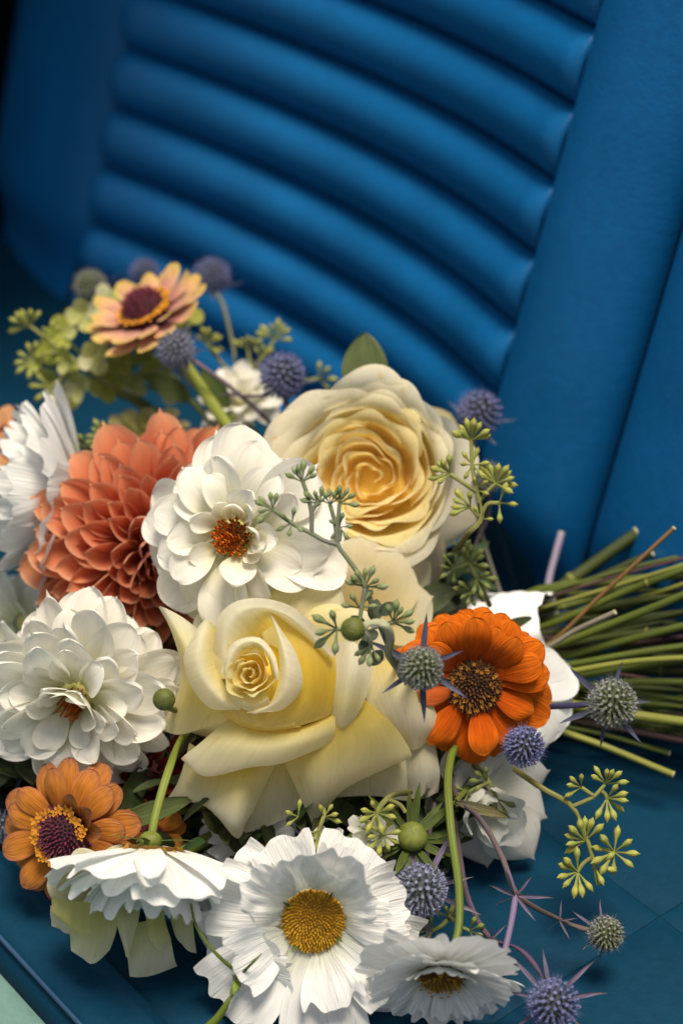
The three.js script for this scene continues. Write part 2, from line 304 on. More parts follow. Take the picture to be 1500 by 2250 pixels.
function discDome(g, R, H, N, k0, k1, kc, name = 'disc') { // many small tubular florets over a dome
  const L = [tint(new THREE.SphereGeometry(R, 24, 12, 0, 6.2832, 0, PI / 2).scale(1, H / R, 1), kc)];
  const base = new THREE.ConeGeometry(1, 2.6, 5, 1).translate(0, 0.9, 0), up = V(0, 1, 0), q = new THREE.Quaternion(), mt = new THREE.Matrix4();
  for (let i = 0; i < N; i++) {
    const f = Math.sqrt((i + 0.5) / N), a = i * 2.39996, n = V(Math.cos(a) * f, Math.sqrt(Math.max(0.02, 1 - f * f)) * 1.1, Math.sin(a) * f).normalize();
    const p = V(Math.cos(a) * f * R, Math.sqrt(Math.max(0, 1 - f * f)) * H, Math.sin(a) * f * R);
    q.setFromUnitVectors(up, n.add(V(rr(-0.25, 0.25), 0.2, rr(-0.25, 0.25))).normalize()); const s = R * 1.05 / Math.sqrt(N) * rr(0.8, 1.15);
    L.push(tint(base.clone().applyMatrix4(mt.compose(p, q, V(s, s * rr(0.9, 1.5), s))), mixc(k0, kc, 0.4), mixc(k0, k1, rnd())));
  }
  mesh(name, mergeGeometries(L.map((x) => { const y = x.index ? x.toNonIndexed() : x; return y; })), M.floret, g, true);
}
function starFlorets(g, R, y, N, k, spread = 0.25, size = 0.16, skip) { // little five-lobed florets in a ring
  const L = [];
  for (let i = 0; i < N; i++) {
    const a = i / N * 2 * PI + rr(-0.1, 0.1), r = R * (1 + rr(-spread, spread)); if (skip && skip(a)) continue;
    for (let j = 0; j < 5; j++) {
      const p = petal({ L: R * size, W: R * size * 0.3, nu: 3, nv: 2, cup: 0.6, bend: -0.5, base: mixc(k, [0.3, 0.06, 0], 0.4), end: k });
      p.rotateZ(0.5).rotateY(j * 1.2566 + a).translate(Math.cos(a) * r, y + rr(0, 0.1) * R, -Math.sin(a) * r); L.push(p);
    }
  }
  mesh('florets', mergeGeometries(L), M.floret, g, true);
}
function zinnia(g, R, o) {
  for (const [n, L, W, el, r, y, tip] of o.rings) {
    const vs = [0, 1, 2, 3].map(() => petal({ L: R * L, W: R * W, cup: rr(-0.35, 0.25), cupTip: rr(-0.7, 0.1), bend: rr(-0.15, 0.1), tip: tip + rr(-0.25, 0.15), ts: 0.45, a: 1.55, b: 0.42, wb: 0.35, notch: rnd() < 0.5 ? 0.05 : 0, ruf: 0.02, rn: 1.2, base: o.kb, mid: o.km, end: o.ke, rim: o.kr, sway: 0.05, nu: 14, nv: 9 }));
    const off = rnd() * 6;
    for (let i = 0; i < n; i++) { const az = i / n * 2 * PI + off + rr(-0.12, 0.12); if (o.gap && o.gap((az + 20 * PI) % (2 * PI), L)) continue; put(g, vs[i % 4], M.zinnia, az, (el + rr(-7, 7)) * D2R, R * y, R * r, rr(-0.2, 0.2), rr(0.9, 1.1)); }
  }
  const disc = g; discDome(disc, R * o.dr, R * o.dh, o.dn || 150, o.d0, o.d1, o.dc);
}
function cosmos(g, R, o) {
  const w = col('#f3f4f4'), wb = col('#eef0d8');
  for (const [n, L, W, el, bend, tip, r, y, teeth, fan] of o.rings) {
    const vs = [0, 1, 2].map(() => petal({ L: R * L, W: R * W, fan: fan ?? 0.9, wb: 0.18, round: 0.10, teeth, tn: 2 + Math.floor(rnd() * 2), pleat: 0.016, pn: 3 + Math.floor(rnd() * 3), cup: rr(-0.2, 0.3), cupTip: rr(-0.1, 0.5), bend: bend + rr(-0.1, 0.1), tip: tip + rr(-0.2, 0.2), ruf: 0.035, rn: 2.4, base: wb, mid: w, end: w, nu: 16, nv: 26 }));
    const off = o.off ?? 0.3;
    for (let i = 0; i < n; i++) { const az = i / n * 2 * PI + off + rr(-0.1, 0.1) + r * 9; put(g, vs[i % 3], M.cosmos, az, (el + rr(-5, 5)) * D2R, R * y, R * r, rr(-0.16, 0.16), rr(0.93, 1.05) * (o.vary ? o.vary(az) : 1)); }
  }
  if (o.calyx) {
    for (let i = 0; i < 8; i++) put(g, calyxGeo, M.plant, i / 8 * 2 * PI + 0.2, (i % 2 ? 15 : -14) * D2R, -R * 0.04, R * 0.03, 0, R * (i % 2 ? 0.34 : 0.42), 'sepal');
    mesh('receptacle', tint(new THREE.SphereGeometry(R * 0.11, 14, 10).scale(1, 0.8, 1).translate(0, -R * 0.05, 0), greenK), M.plant, g);
  }
}
const calyxGeo = petal({ L: 1, W: 0.09, a: 0.7, b: 0.8, cup: 0.6, bend: 0.35, base: greenD, end: col('#7f8f35'), nu: 8, nv: 4 });

// thistle (sea holly) heads: bristly balls, made in three colourings and shared
function thistleHead(kIn, kMid, kTip, n = 125) {
  const L = [tint(new THREE.SphereGeometry(0.72, 16, 12).toNonIndexed(), kIn)], up = V(0, 1, 0), q = new THREE.Quaternion(), mt = new THREE.Matrix4();
  const cone = new THREE.ConeGeometry(0.10, 0.42, 6, 1).translate(0, 0.17, 0), cap = new THREE.CylinderGeometry(0.075, 0.04, 0.12, 6, 1).translate(0, 0.27, 0), hair = new THREE.ConeGeometry(0.013, 0.74, 3, 1).translate(0, 0.36, 0);
  for (let i = 0; i < n; i++) {
    const y = 1 - 2 * (i + 0.5) / n * 0.93, a = i * 2.39996, r = Math.sqrt(1 - y * y), nn = V(Math.cos(a) * r, y, Math.sin(a) * r), p = nn.clone().multiplyScalar(0.70);
    const f = clamp(1.15 - (y + 1) / 2 + rr(-0.2, 0.2));
    q.setFromUnitVectors(up, nn); const s = rr(0.85, 1.15);
    L.push(tint(cone.clone().applyMatrix4(mt.compose(p, q, V(s, s, s))), kIn, mixc(kMid, kTip, f * 0.5)).toNonIndexed(), tint(cap.clone().applyMatrix4(mt.compose(p, q, V(s, s, s))), kMid, mixc(kMid, kTip, 0.4 + f * 0.6)).toNonIndexed());
    for (let j = 0; j < 3; j++) { const n2 = nn.clone().add(V(rr(-0.45, 0.45), rr(-0.45, 0.45), rr(-0.45, 0.45))).normalize(); q.setFromUnitVectors(up, n2); const ss = rr(0.55, 1.0); L.push(tint(hair.clone().applyMatrix4(mt.compose(p, q, V(1, ss, 1))), kMid, kTip).toNonIndexed()); }
  }
  return mergeGeometries(L);
}
const TH = {
  green: thistleHead(col('#3c4424'), col('#7c8058'), col('#85889c')), blue: thistleHead(col('#343a3c'), col('#5c6288'), col('#7b80b0')), grey: thistleHead(col('#3c4244'), col('#70767e'), col('#8a8ab2')),
};
const bractGeo = { blue: petal({ L: 1, W: 0.075, a: 0.7, b: 0.9, cup: 0.8, bend: 0.3, tip: 0.4, base: col('#454c62'), mid: col('#5c6382'), end: col('#6a6f92'), nu: 10, nv: 6 }), mauve: petal({ L: 1, W: 0.06, a: 0.65, b: 0.95, cup: 0.8, bend: -0.3, tip: 0.7, base: col('#6b6273'), mid: col('#82789a'), end: col('#a08f8c'), nu: 10, nv: 6 }) };
function thistle(label, px, py, d, rpx, kind, f, bracts, stem, o = {}) {
  const g = flower('sea_holly', label, 'sea holly', px, py, d, f), r = rpx * d / F / 1.12;
  const h = mesh('flower_head', TH[kind], M.floret, g, true); h.scale.set(r, r * (o.tall ?? 1), r); h.rotation.y = px;
  for (let i = 0; i < bracts; i++) put(g, bractGeo[o.bk || 'blue'], M.plant, i / bracts * 2 * PI + (o.off || 0) + rr(-0.2, 0.2), (o.bel ?? -4) * D2R + rr(-0.2, 0.2), -r * 0.62, r * 0.45, 0, r * (o.bl || 1.8) * rr(0.75, 1.15), 'bract');
  if (stem) stemTo(g, stem, o.sr || 0.0011, o.k0 || purpleK, o.k1 || col('#6a6a58'), V(0, -r * 0.5, 0));
  return g;
}
// a whorl of small narrow bracts where sea holly stems branch
function whorl(g, p, f, n, L, k = 'mauve') { const lp = toLocal(g, p), e = V(...f).normalize(); for (let i = 0; i < n; i++) { const m = mesh('bract', bractGeo[k], M.plant, g); const wd = dirc(Math.cos(i / n * 6.283 + f[0] * 9), Math.sin(i / n * 6.283 + f[0] * 9), rr(-0.1, 0.6)); g.updateMatrixWorld(true); const ld = wd.applyQuaternion(g.quaternion.clone().invert()); m.quaternion.setFromUnitVectors(V(1, 0, 0), ld); m.position.copy(lp); m.scale.setScalar(L * rr(0.7, 1.2)); } }

// seeded eucalyptus: stems with umbels of club-shaped buds
const lathe = (pts, k0, k1) => tint(new THREE.LatheGeometry(pts.map(([x, y]) => new THREE.Vector2(x, y)), 10), k0, k1);
const budPts = [[0.001, 0], [0.045, 0.02], [0.05, 0.25], [0.085, 0.48], [0.17, 0.66], [0.185, 0.78], [0.15, 0.88], [0.07, 0.95], [0.001, 1.04]];
const budGeo = { grey: [lathe(budPts, col('#6f7d5c'), col('#93a371')), lathe(budPts, col('#76805a'), col('#8a9a64'))], lime: [lathe(budPts, col('#8c9a4a'), col('#a9b054')), lathe(budPts, col('#96a04c'), col('#b3b552'))], dull: [lathe(budPts, col('#5f7040'), col('#7f8f4a')), lathe(budPts, col('#66723c'), col('#8c9850'))] };
const rwpts = (a, d) => a.map(([x, y, dd = 0]) => at(x, y, d + dd));
function eucalyptus(label, d, tone, stems, umbels, o = {}) {
  const first = stems[0][0], g = thing('seeded_eucalyptus', label, 'eucalyptus sprig', null, at(first[0], first[1], d + (first[2] || 0)));
  const ks = { grey: [col('#7d8076'), col('#7c8a62')], lime: [col('#7b7a44'), col('#98a052')], dull: [col('#6c7040'), col('#6f8040')] }[tone];
  for (const st of stems) mesh('stem', tube(rwpts(st, d).map((p) => toLocal(g, p)), (o.sr || 0.0011) * (st === stems[0] ? 1.15 : 0.85), (o.sr || 0.0011) * 0.75, 16, 7, ks[0], ks[1]), M.plant, g);
  for (const [x, y, ang, n, len, dd = 0, spread = 1.1] of umbels) {
    const p = toLocal(g, at(x, y, d + dd)), L = len * d / F;
    for (let i = 0; i < n; i++) {
      const a = ang * D2R + (n > 1 ? (i / (n - 1) - 0.5) * 2 * spread : 0) + rr(-0.12, 0.12), w = dirc(Math.cos(a), Math.sin(a), rr(-0.15, 0.75));
      const m = mesh('bud', budGeo[tone][i % 2], M.plant, g); m.position.copy(p); m.quaternion.setFromUnitVectors(V(0, 1, 0), w); const s = L * rr(0.92, 1.22), fw = (o.fat || 1) * 0.78; m.scale.set(s * fw, s, s * fw);
    }
  }
  return g;
}
const leafGeo = (k0, k1, W = 0.3) => petal({ L: 1, W, a: 0.85, b: 0.7, cup: 0.45, bend: -0.25, base: k0, mid: k1, end: k1, ruf: 0.02, nu: 14, nv: 8 });
function leafAt(g, geo, p, dirW, L, nrm, name = 'leaf') { const m = mesh(name, geo, M.plant, g); const x = dirW.clone().normalize(), z = V().crossVectors(x, nrm).normalize(), y = V().crossVectors(z, x); const q = new THREE.Quaternion().setFromRotationMatrix(new THREE.Matrix4().makeBasis(x, y, z)); g.updateMatrixWorld(true); m.quaternion.copy(g.quaternion.clone().invert().multiply(q)); m.position.copy(toLocal(g, p)); m.scale.setScalar(L); return m; }

// ---------------------------------------------------------------- the bouquet, flower by flower
const K = (px, d) => px * d / F;

{ // hybrid tea rose in front: a leaning bud with rolled rims over reflexed petals folded to points
  const d = 0.82, g = flower('cream_rose', 'open pale yellow rose with folded pointed outer petals, below the white dahlia', 'rose', 598, 1500, d, [0, 0, 1]);
  const y1 = col('#f9e790'), y2 = col('#f9f2c2'), y3 = col('#f9f5de'), yd = col('#f8da56'), w = col('#faf7e6'), gr = col('#f0ecc6'), k = d / F / 1.794;
  const P = (rows, c, o) => mesh('petal', patch(rows, 600, 560, k, c, o), M.rose, g);
  P([[[470, 690, 120], [520, 715, 140], [600, 735, 150], [720, 715, 150], [845, 665, 120]], [[430, 695, 150], [500, 730, 180], [600, 745, 205], [720, 730, 205], [850, 690, 150]], [[330, 775, 140], [430, 790, 205], [570, 795, 238], [700, 778, 230], [850, 735, 160]], [[246, 846, 95], [345, 910, 130], [520, 870, 190], [650, 852, 185], [830, 785, 130]], [[300, 845, 55], [385, 885, 75], [520, 845, 105], [650, 825, 105], [810, 765, 75]]], [yd, y1, y2, w, y2]);
  P([[[650, 780, 60], [760, 740, 110], [900, 640, 120], [960, 615, 90]], [[643, 850, 55], [780, 840, 140], [950, 770, 150], [1080, 720, 85]], [[690, 960, 30], [780, 930, 125], [930, 880, 135], [1147, 828, 50]], [[735, 1070, 0], [790, 1010, 75], [900, 955, 80], [1132, 862, 15]], [[758, 1130, -30], [790, 1085, -15], [890, 975, 0], [1090, 855, -45]]], [yd, y1, y2, y3, gr]);
  P([[[270, 800, 0], [400, 860, 60], [520, 860, 80], [640, 850, 60]], [[250, 880, -20], [390, 930, 60], [500, 930, 95], [612, 890, 45]], [[215, 970, -50], [370, 1000, 35], [470, 1020, 95], [572, 970, 15]], [[168, 1042, -90], [320, 1040, -10], [452, 1110, 65], [532, 1070, -20]], [[195, 1030, -125], [330, 1045, -80], [454, 1176, -5], [505, 1120, -70]]], [yd, y1, y2, w, y3], { side: gr });
  P([[[540, 850, -20], [640, 860, 0], [720, 900, -20]], [[500, 1000, -50], [610, 990, -30], [720, 1000, -45]], [[465, 1172, -115], [590, 1135, -85], [728, 1062, -95]]], [y1, y2, y3]);
  P([[[880, 860, -30], [1000, 830, 0], [1120, 820, -20]], [[860, 950, -55], [1000, 935, -15], [1128, 925, -40]], [[832, 1022, -110], [1000, 1012, -60], [1132, 1034, -85]]], [y1, y2, y3], { side: gr });
  P([[[1080, 820, -60], [1160, 800, -50], [1240, 790, -80]], [[1100, 930, -85], [1190, 920, -65], [1264, 920, -100]], [[1115, 1030, -130], [1200, 1030, -110], [1260, 1008, -145]]], [y2, y3, y3]);
  P([[[940, 480, 0], [1060, 470, 20], [1150, 500, -20]], [[960, 600, 40], [1100, 580, 70], [1222, 620, -10]], [[1010, 690, 50], [1140, 700, 65], [1254, 730, -30]], [[1090, 770, 10], [1155, 828, -15], [1232, 785, -65]]], [y1, y2, y3, gr], { side: gr });
  P([[[850, 390, 130], [920, 385, 175], [992, 455, 115]], [[845, 500, 150], [915, 500, 215], [986, 530, 135]], [[827, 610, 145], [892, 620, 220], [952, 640, 140]], [[840, 700, 125], [877, 700, 172], [912, 700, 125]], [[859, 756, 85], [866, 760, 92], [873, 750, 85]]], [y3, w, y2, y3, gr]);
  P([[[148, 268, -25], [172, 264, 0], [240, 300, 20], [315, 345, 60]], [[200, 360, -5], [240, 380, 65], [290, 420, 90], [340, 450, 105]], [[238, 490, 0], [285, 520, 85], [330, 560, 115], [390, 600, 120]], [[226, 600, 0], [290, 620, 75], [370, 640, 115], [455, 670, 125]], [[153, 750, -50], [228, 768, -15], [330, 738, 40], [485, 688, 110]]], [y3, y2, y1, y1, y2], { side: gr });
  // the bud
  P([[[390, 330, 250], [385, 420, 240], [400, 500, 240], [455, 590, 250], [500, 615, 250]], [[348, 300, 252], [326, 420, 288], [346, 520, 288], [420, 612, 275], [490, 640, 262]], [[298, 368, 205], [267, 450, 205], [290, 548, 195], [368, 642, 195], [472, 637, 220]], [[325, 400, 150], [305, 460, 140], [335, 535, 130], [400, 615, 140], [480, 620, 165]]], [y1, y3, w, y2]);
  P([[[380, 430, 200], [400, 300, 225], [478, 228, 245], [610, 226, 255], [735, 285, 245], [850, 440, 185]], [[420, 450, 275], [440, 330, 298], [500, 262, 318], [600, 252, 322], [712, 308, 305], [838, 440, 240]], [[455, 500, 235], [500, 390, 232], [545, 320, 225], [600, 275, 242], [690, 330, 255], [820, 442, 220]], [[470, 540, 150], [520, 430, 125], [570, 350, 115], [620, 330, 130], [690, 380, 150], [800, 470, 160]]], [w, y3, y1, yd], { nv: 36 });
  P([[[600, 272, 238], [720, 330, 232], [850, 440, 150]], [[640, 420, 292], [760, 460, 272], [856, 520, 160]], [[650, 560, 292], [760, 580, 262], [846, 610, 160]], [[560, 690, 250], [700, 692, 232], [832, 665, 150]], [[486, 712, 195], [640, 728, 190], [800, 692, 125]]], [y1, yd, yd, y1, y2], { wob: 1 });
  P([[[598, 268, 330], [632, 390, 352], [640, 500, 352], [600, 605, 332], [510, 645, 295]], [[612, 285, 348], [662, 410, 382], [674, 510, 382], [640, 600, 355], [545, 655, 302]], [[640, 330, 318], [703, 425, 328], [724, 548, 318], [652, 634, 305], [565, 645, 288]], [[635, 360, 290], [680, 430, 290], [695, 530, 285], [640, 610, 280], [570, 630, 270]]], [y1, w, w, y3]);
  P([[[418, 500, 288], [436, 430, 300], [480, 374, 312], [560, 366, 322], [622, 430, 332], [646, 520, 330]], [[445, 515, 305], [455, 445, 318], [495, 392, 328], [556, 384, 335], [606, 440, 340], [628, 520, 338]], [[480, 540, 250], [480, 480, 250], [510, 430, 258], [558, 410, 268], [598, 450, 278], [616, 520, 278]]], [w, y3, y1], { nv: 34 });
  P([[[430, 560, 270], [470, 620, 268], [540, 645, 280], [610, 610, 300]], [[455, 540, 285], [490, 598, 290], [545, 615, 300], [596, 585, 312]], [[480, 520, 240], [510, 560, 245], [550, 575, 250], [585, 550, 262]]], [y3, y2, y1]);
  P([[[390, 560, 190], [470, 610, 222], [560, 632, 238], [690, 645, 232]], [[392, 615, 185], [475, 662, 222], [575, 690, 238], [700, 695, 235]], [[400, 660, 150], [490, 705, 200], [600, 722, 222], [720, 712, 212]], [[430, 700, 90], [510, 740, 110], [610, 750, 120], [720, 730, 110]]], [y1, y1, yd]);
  mesh('receptacle', tint(new THREE.SphereGeometry(0.0135, 20, 14).scale(1, 0.9, 1).translate(-0.004, 0.0125, -0.003), yd), M.floret, g);
  const q = new THREE.Quaternion().setFromUnitVectors(V(0, 1, 0), V(-0.22, 1, -0.18).normalize());
  for (let i = 0; i < 10; i++) { const f = i / 9, m = put(g, cupPetal({ r0: 0.002, r1: lerp(0.0013, 0.0086, f), h: 0.014 - 0.001 * f, y0: lerp(0.002, 0.003, f), span: lerp(1.9, 1.0, f), ph: i * 2.25, curl: lerp(0.2, 1.0, f), roll: 0.0020, spiral: 0.2, rip: 0.14, rn: 2, rp: 1, cs: 0.82, lob: 0.14, base: yd, mid: y1, end: y2 }), M.rose, 0); m.quaternion.copy(q); m.position.set(-0.0045, 0.0175, -0.0035); m.scale.set(1.08, 1, 1.28); }
  for (const [az, len, wl, el, y] of [[25, 250, 0.45, 8, -0.004], [62, 235, 0.45, 4, -0.006], [105, 190, 0.45, 2, -0.006], [140, 190, 0.45, 0, -0.008], [200, 230, 0.4, -8, -0.012]]) { const L = K(len, d); put(g, petal({ L, W: L * wl, a: 1, b: 0.55, wb: 0.55, cup: 0.4, rollA: -1.8, rs: 0.35, bend: -0.2, tip: -0.6, base: y1, mid: y2, end: y3, nu: 20, nv: 18 }), M.rose, az * D2R, el * D2R, y, 0.008); }
  autoStem(g, 0.0035);
}
{ // garden rose with many folded inner petals
  const d = 0.87, g = flower('garden_rose', 'large cream garden rose with crowded golden inner petals, uppermost of the roses', 'rose', 826, 1062, d + 0.024, [-0.13, 0.1, 1]); g.scale.setScalar(0.95);
  const a = col('#fdda68'), b = col('#fde99c'), c = col('#fbf2c2'), w = col('#fdf7e0');
  mesh('receptacle', tint(new THREE.SphereGeometry(0.024, 24, 14).scale(1, 0.5, 1).translate(0, 0.002, 0), a), M.floret, g);
  for (let i = 0; i < 25; i++) {
    const f = Math.pow((i + 0.5) / 25, 0.74), r = lerp(0.0024, 0.0285, f), q = i % 4;
    put(g, cupPetal({ r0: 0.002 + r * 0.6, r1: r, h: lerp(0.0125, 0.0145, f), y0: lerp(0.0105, 0.0095, f), span: lerp(1.3, 0.72, f) * rr(0.85, 1.25), ph: f < 0.55 ? q * PI / 2 + rr(-0.4, 0.4) + f * 1.4 : i * 2.39996, curl: lerp(0.7, 1.5, f) * rr(0.7, 1.3), roll: lerp(0.0026, 0.0052, f), cs: 0.68, spiral: 0.26 * (1 - f * 0.5), rip: 0.2 * (1 - f), rn: 3, rp: 0.8 + f * 2.0, lob: 0.12, wav: 0.03, nu: 14, nv: 22, base: mixc(a, b, f * 0.7), mid: mixc(a, b, 0.5 + f * 0.5), end: mixc(mixc(b, c, 0.6), c, f) }), M.rose, 0);
  }
  for (let i = 0; i < 7; i++) put(g, cupPetal({ r0: 0.016, r1: 0.0300 + 0.0006 * i, h: 0.0255, span: 0.85, ph: i * 1.27 + 0.2, curl: 1.3, roll: 0.0048, cs: 0.76, spiral: 0.08, lob: 0.10, corner: 0.3, base: b, mid: c, end: w, nu: 20, nv: 28 }), M.rose, 0);
  for (let i = 0; i < 7; i++) put(g, cupPetal({ r0: 0.016, r1: 0.0340 + 0.0006 * i, h: 0.0235, y0: -0.001, span: 0.85, ph: i * 1.31 + 0.9, curl: 1.8 + 0.3 * (i % 2), roll: 0.0072, cs: 0.66, spiral: 0.09, lob: 0.10, corner: 0.26, wav: 0.02, base: c, mid: w, end: w, nu: 22, nv: 30 }), M.rose, 0);
  for (const [az, len, wl, el, y, k] of [[155, 315, 0.32, -6, -0.006, '#efe0d4'], [48, 255, 0.5, -12, -0.006, '#cfc49a'], [75, 235, 0.4, -10, -0.005, '#d3c79c'], [-62, 275, 0.3, -8, -0.002, '#e9e0c0'], [-95, 240, 0.5, 0, 0, '#f1ead2'], [-20, 240, 0.5, -4, -0.004, '#efe6cc'], [110, 235, 0.5, 2, -0.002, '#f0e8d8']]) { const L = K(len, d), kk = col(k); put(g, petal({ L, W: L * wl, a: 0.95, b: 0.55, wb: 0.5, cup: 0.4, cupTip: -0.5, bend: -0.3, tip: -0.4, ruf: 0.02, nu: 18, nv: 14, base: mixc(kk, b, 0.3), mid: kk, end: kk }), M.rose, az * D2R, el * D2R, y, 0.004); }
  autoStem(g, 0.0035);
}
{ // rose between the two, mostly covered
  const d = 0.865, g = flower('cream_rose', 'half hidden cream rose between the two large roses, behind the seeded sprig', 'rose', 775, 1385, d, [0.1, 0.2, 1]);
  const y1 = col('#ecd58c'), y2 = col('#f3e8bc'), y3 = col('#f6f1dc');
  for (const [az, len, wl, el, y] of [[24, 155, 0.5, 15, 0.006], [42, 205, 0.24, 5, 0.002], [112, 135, 0.46, 40, 0.012], [86, 175, 0.5, 20, 0.004], [60, 170, 0.45, 25, 0.003], [150, 150, 0.5, 20, 0.004], [-20, 140, 0.5, 15, 0.003], [-80, 120, 0.5, 15, 0.003], [200, 130, 0.5, 15, 0.002]]) { const L = K(len, d) * 1.05; put(g, petal({ L, W: L * wl * 1.1, a: 1.05, b: 0.55, wb: 0.5, cup: 0.8, cupTip: -0.5, bend: -0.2, tip: -0.35, point: 0.05, ruf: 0.02, nu: 18, nv: 14, base: y1, mid: y2, end: y3 }), M.rose, az * D2R, el * D2R, y, 0.004, rr(-0.2, 0.2)); }
  autoStem(g, 0.003);
}
{ // rose hanging over the seat's front, in shade
  const d = 0.785, g = flower('cream_rose', 'greenish cream rose hanging low over the blue seat, under the drooping cosmos', 'rose', 225, 1979, d, [0, 0, 1]), k = d / F / 3.333;
  const y1 = col('#d2cf86'), y2 = col('#e6e2b4'), y3 = col('#efecd4'), P = (rows, c) => mesh('petal', patch(rows, 750, 430, k, c, { wob: 6 }), M.rose, g);
  P([[[380, 400, -20], [520, 420, 40], [700, 420, 60], [860, 410, 20]], [[400, 520, 20], [540, 590, 95], [700, 600, 115], [865, 540, 50]], [[500, 640, -10], [600, 700, 60], [720, 710, 75], [850, 650, 15]], [[520, 805, -60], [600, 852, -5], [690, 892, -20], [790, 800, -40]]], [y1, y1, y2, y3]);
  P([[[370, 470, -60], [450, 520, -30], [520, 560, -20]], [[365, 560, -80], [440, 600, -50], [510, 640, -40]], [[372, 628, -110], [440, 660, -80], [505, 690, -70]]], [y2, y3, y3]);
  P([[[830, 380, 40], [930, 400, 90], [1050, 400, 30]], [[860, 560, 60], [930, 590, 105], [1020, 560, 40]], [[900, 720, 40], [940, 730, 65], [985, 690, 15]], [[925, 835, 0], [945, 842, 5], [962, 820, -10]]], [y1, y2, y3, y2]);
  P([[[930, 580, -20], [1050, 580, 0], [1170, 540, -20]], [[925, 760, -40], [1060, 770, 15], [1240, 720, -40]], [[935, 900, -70], [1070, 900, -15], [1262, 840, -70]], [[945, 1005, -110], [1080, 1000, -70], [1278, 935, -120]]], [y1, y2, y3, y3]);
  P([[[1040, 400, 40], [1120, 410, 75], [1200, 420, 20]], [[1070, 560, 60], [1140, 590, 85], [1220, 580, 10]], [[1090, 690, 40], [1160, 720, 50], [1255, 700, -10]], [[1110, 750, 10], [1175, 797, 0], [1262, 745, -40]]], [y1, y1, y2, y3]);
  P([[[1210, 480, -60], [1320, 500, -50], [1410, 540, -70]], [[1250, 640, -90], [1340, 660, -65], [1420, 700, -90]], [[1290, 760, -120], [1380, 825, -100], [1440, 860, -125]]], [y1, y2, y3]);
  for (const [az, len] of [[20, 70], [70, 75], [120, 75], [165, 80]]) { const L = K(len, d) * 1.4; put(g, petal({ L, W: L * 0.42, cup: 0.4, rollA: -1.4, bend: -0.2, tip: -0.5, base: y1, mid: y2, end: y3 }), M.rose, az * D2R, 0, -0.003, 0.004); }
  autoStem(g, 0.003, 0.02);
}
{ // white rose low on the right
  const d = 0.845, g = flower('white_rose', 'white rose with pointed petals low on the right, below the orange zinnia', 'rose', 1052, 1745, d, [0.25, -0.3, 0.9]);
  const y2 = col('#eeefe6'), y3 = col('#f6f7f4');
  for (let i = 0; i < 6; i++) put(g, cupPetal({ r0: 0.004, r1: lerp(0.005, 0.013, i / 5), h: 0.02, span: 1.0, ph: i * 2.3, curl: 1.0, roll: 0.003, cs: 0.8, base: y2, end: y3 }), M.rose, 0);
  for (const [az, len, wl, el, y] of [[10, 135, 0.48, 5, 0.0], [-22, 130, 0.5, 12, 0.003], [-52, 145, 0.42, 22, 0.006], [-84, 135, 0.45, 15, 0.002], [-115, 130, 0.45, 12, 0], [-150, 110, 0.5, 10, 0], [50, 110, 0.5, 5, 0], [110, 110, 0.5, 5, 0]]) { const L = K(len, d) * 1.05; put(g, petal({ L, W: L * wl * 1.1, a: 0.95, b: 0.58, wb: 0.5, cup: 0.6, cupTip: -0.9, bend: -0.25, tip: -0.3, point: 0.08, nu: 18, nv: 14, base: y2, mid: y3, end: y3 }), M.rose, az * D2R, el * D2R, y, 0.005, rr(-0.2, 0.2)); }
  autoStem(g, 0.003);
}
{ // white five-petalled bloom behind the orange zinnia, by the ribbon
  const d = 0.865, g = flower('white_blossom', 'white blossom with round petals showing right of the orange zinnia', 'blossom', 1140, 1540, d, [0.2, 0.1, 1]);
  const y3 = col('#f4f6f6');
  for (const [az, len, wl, y] of [[38, 125, 0.52, 0.002], [-6, 112, 0.5, 0], [-48, 105, 0.52, 0.001], [-85, 90, 0.5, 0], [90, 110, 0.5, 0], [150, 80, 0.5, 0], [210, 80, 0.5, 0]]) { const L = K(len, d); put(g, petal({ L, W: L * wl, a: 1.7, b: 0.45, wb: 0.3, cup: 0.25, bend: -0.3, tip: -0.5, ruf: 0.03, rn: 1.5, base: y3, end: y3, nu: 16, nv: 12 }), M.petal, az * D2R, 8 * D2R, y, 0.003, rr(-0.2, 0.2)); }
  autoStem(g, 0.002);
}
{ // coral dahlia
  const d = 0.90, g = flower('coral_dahlia', 'coral dahlia with dense pointed petals and a dark red heart', 'dahlia', 342, 1208, d - 0.002, [0.42, -0.20, 0.88]);
  dahliaDecorative(g, K(280, d), 190, col('#a8341c'), col('#de7a54'), col('#efa47a'), col('#f5c6a2'));
  autoStem(g, 0.003);
}
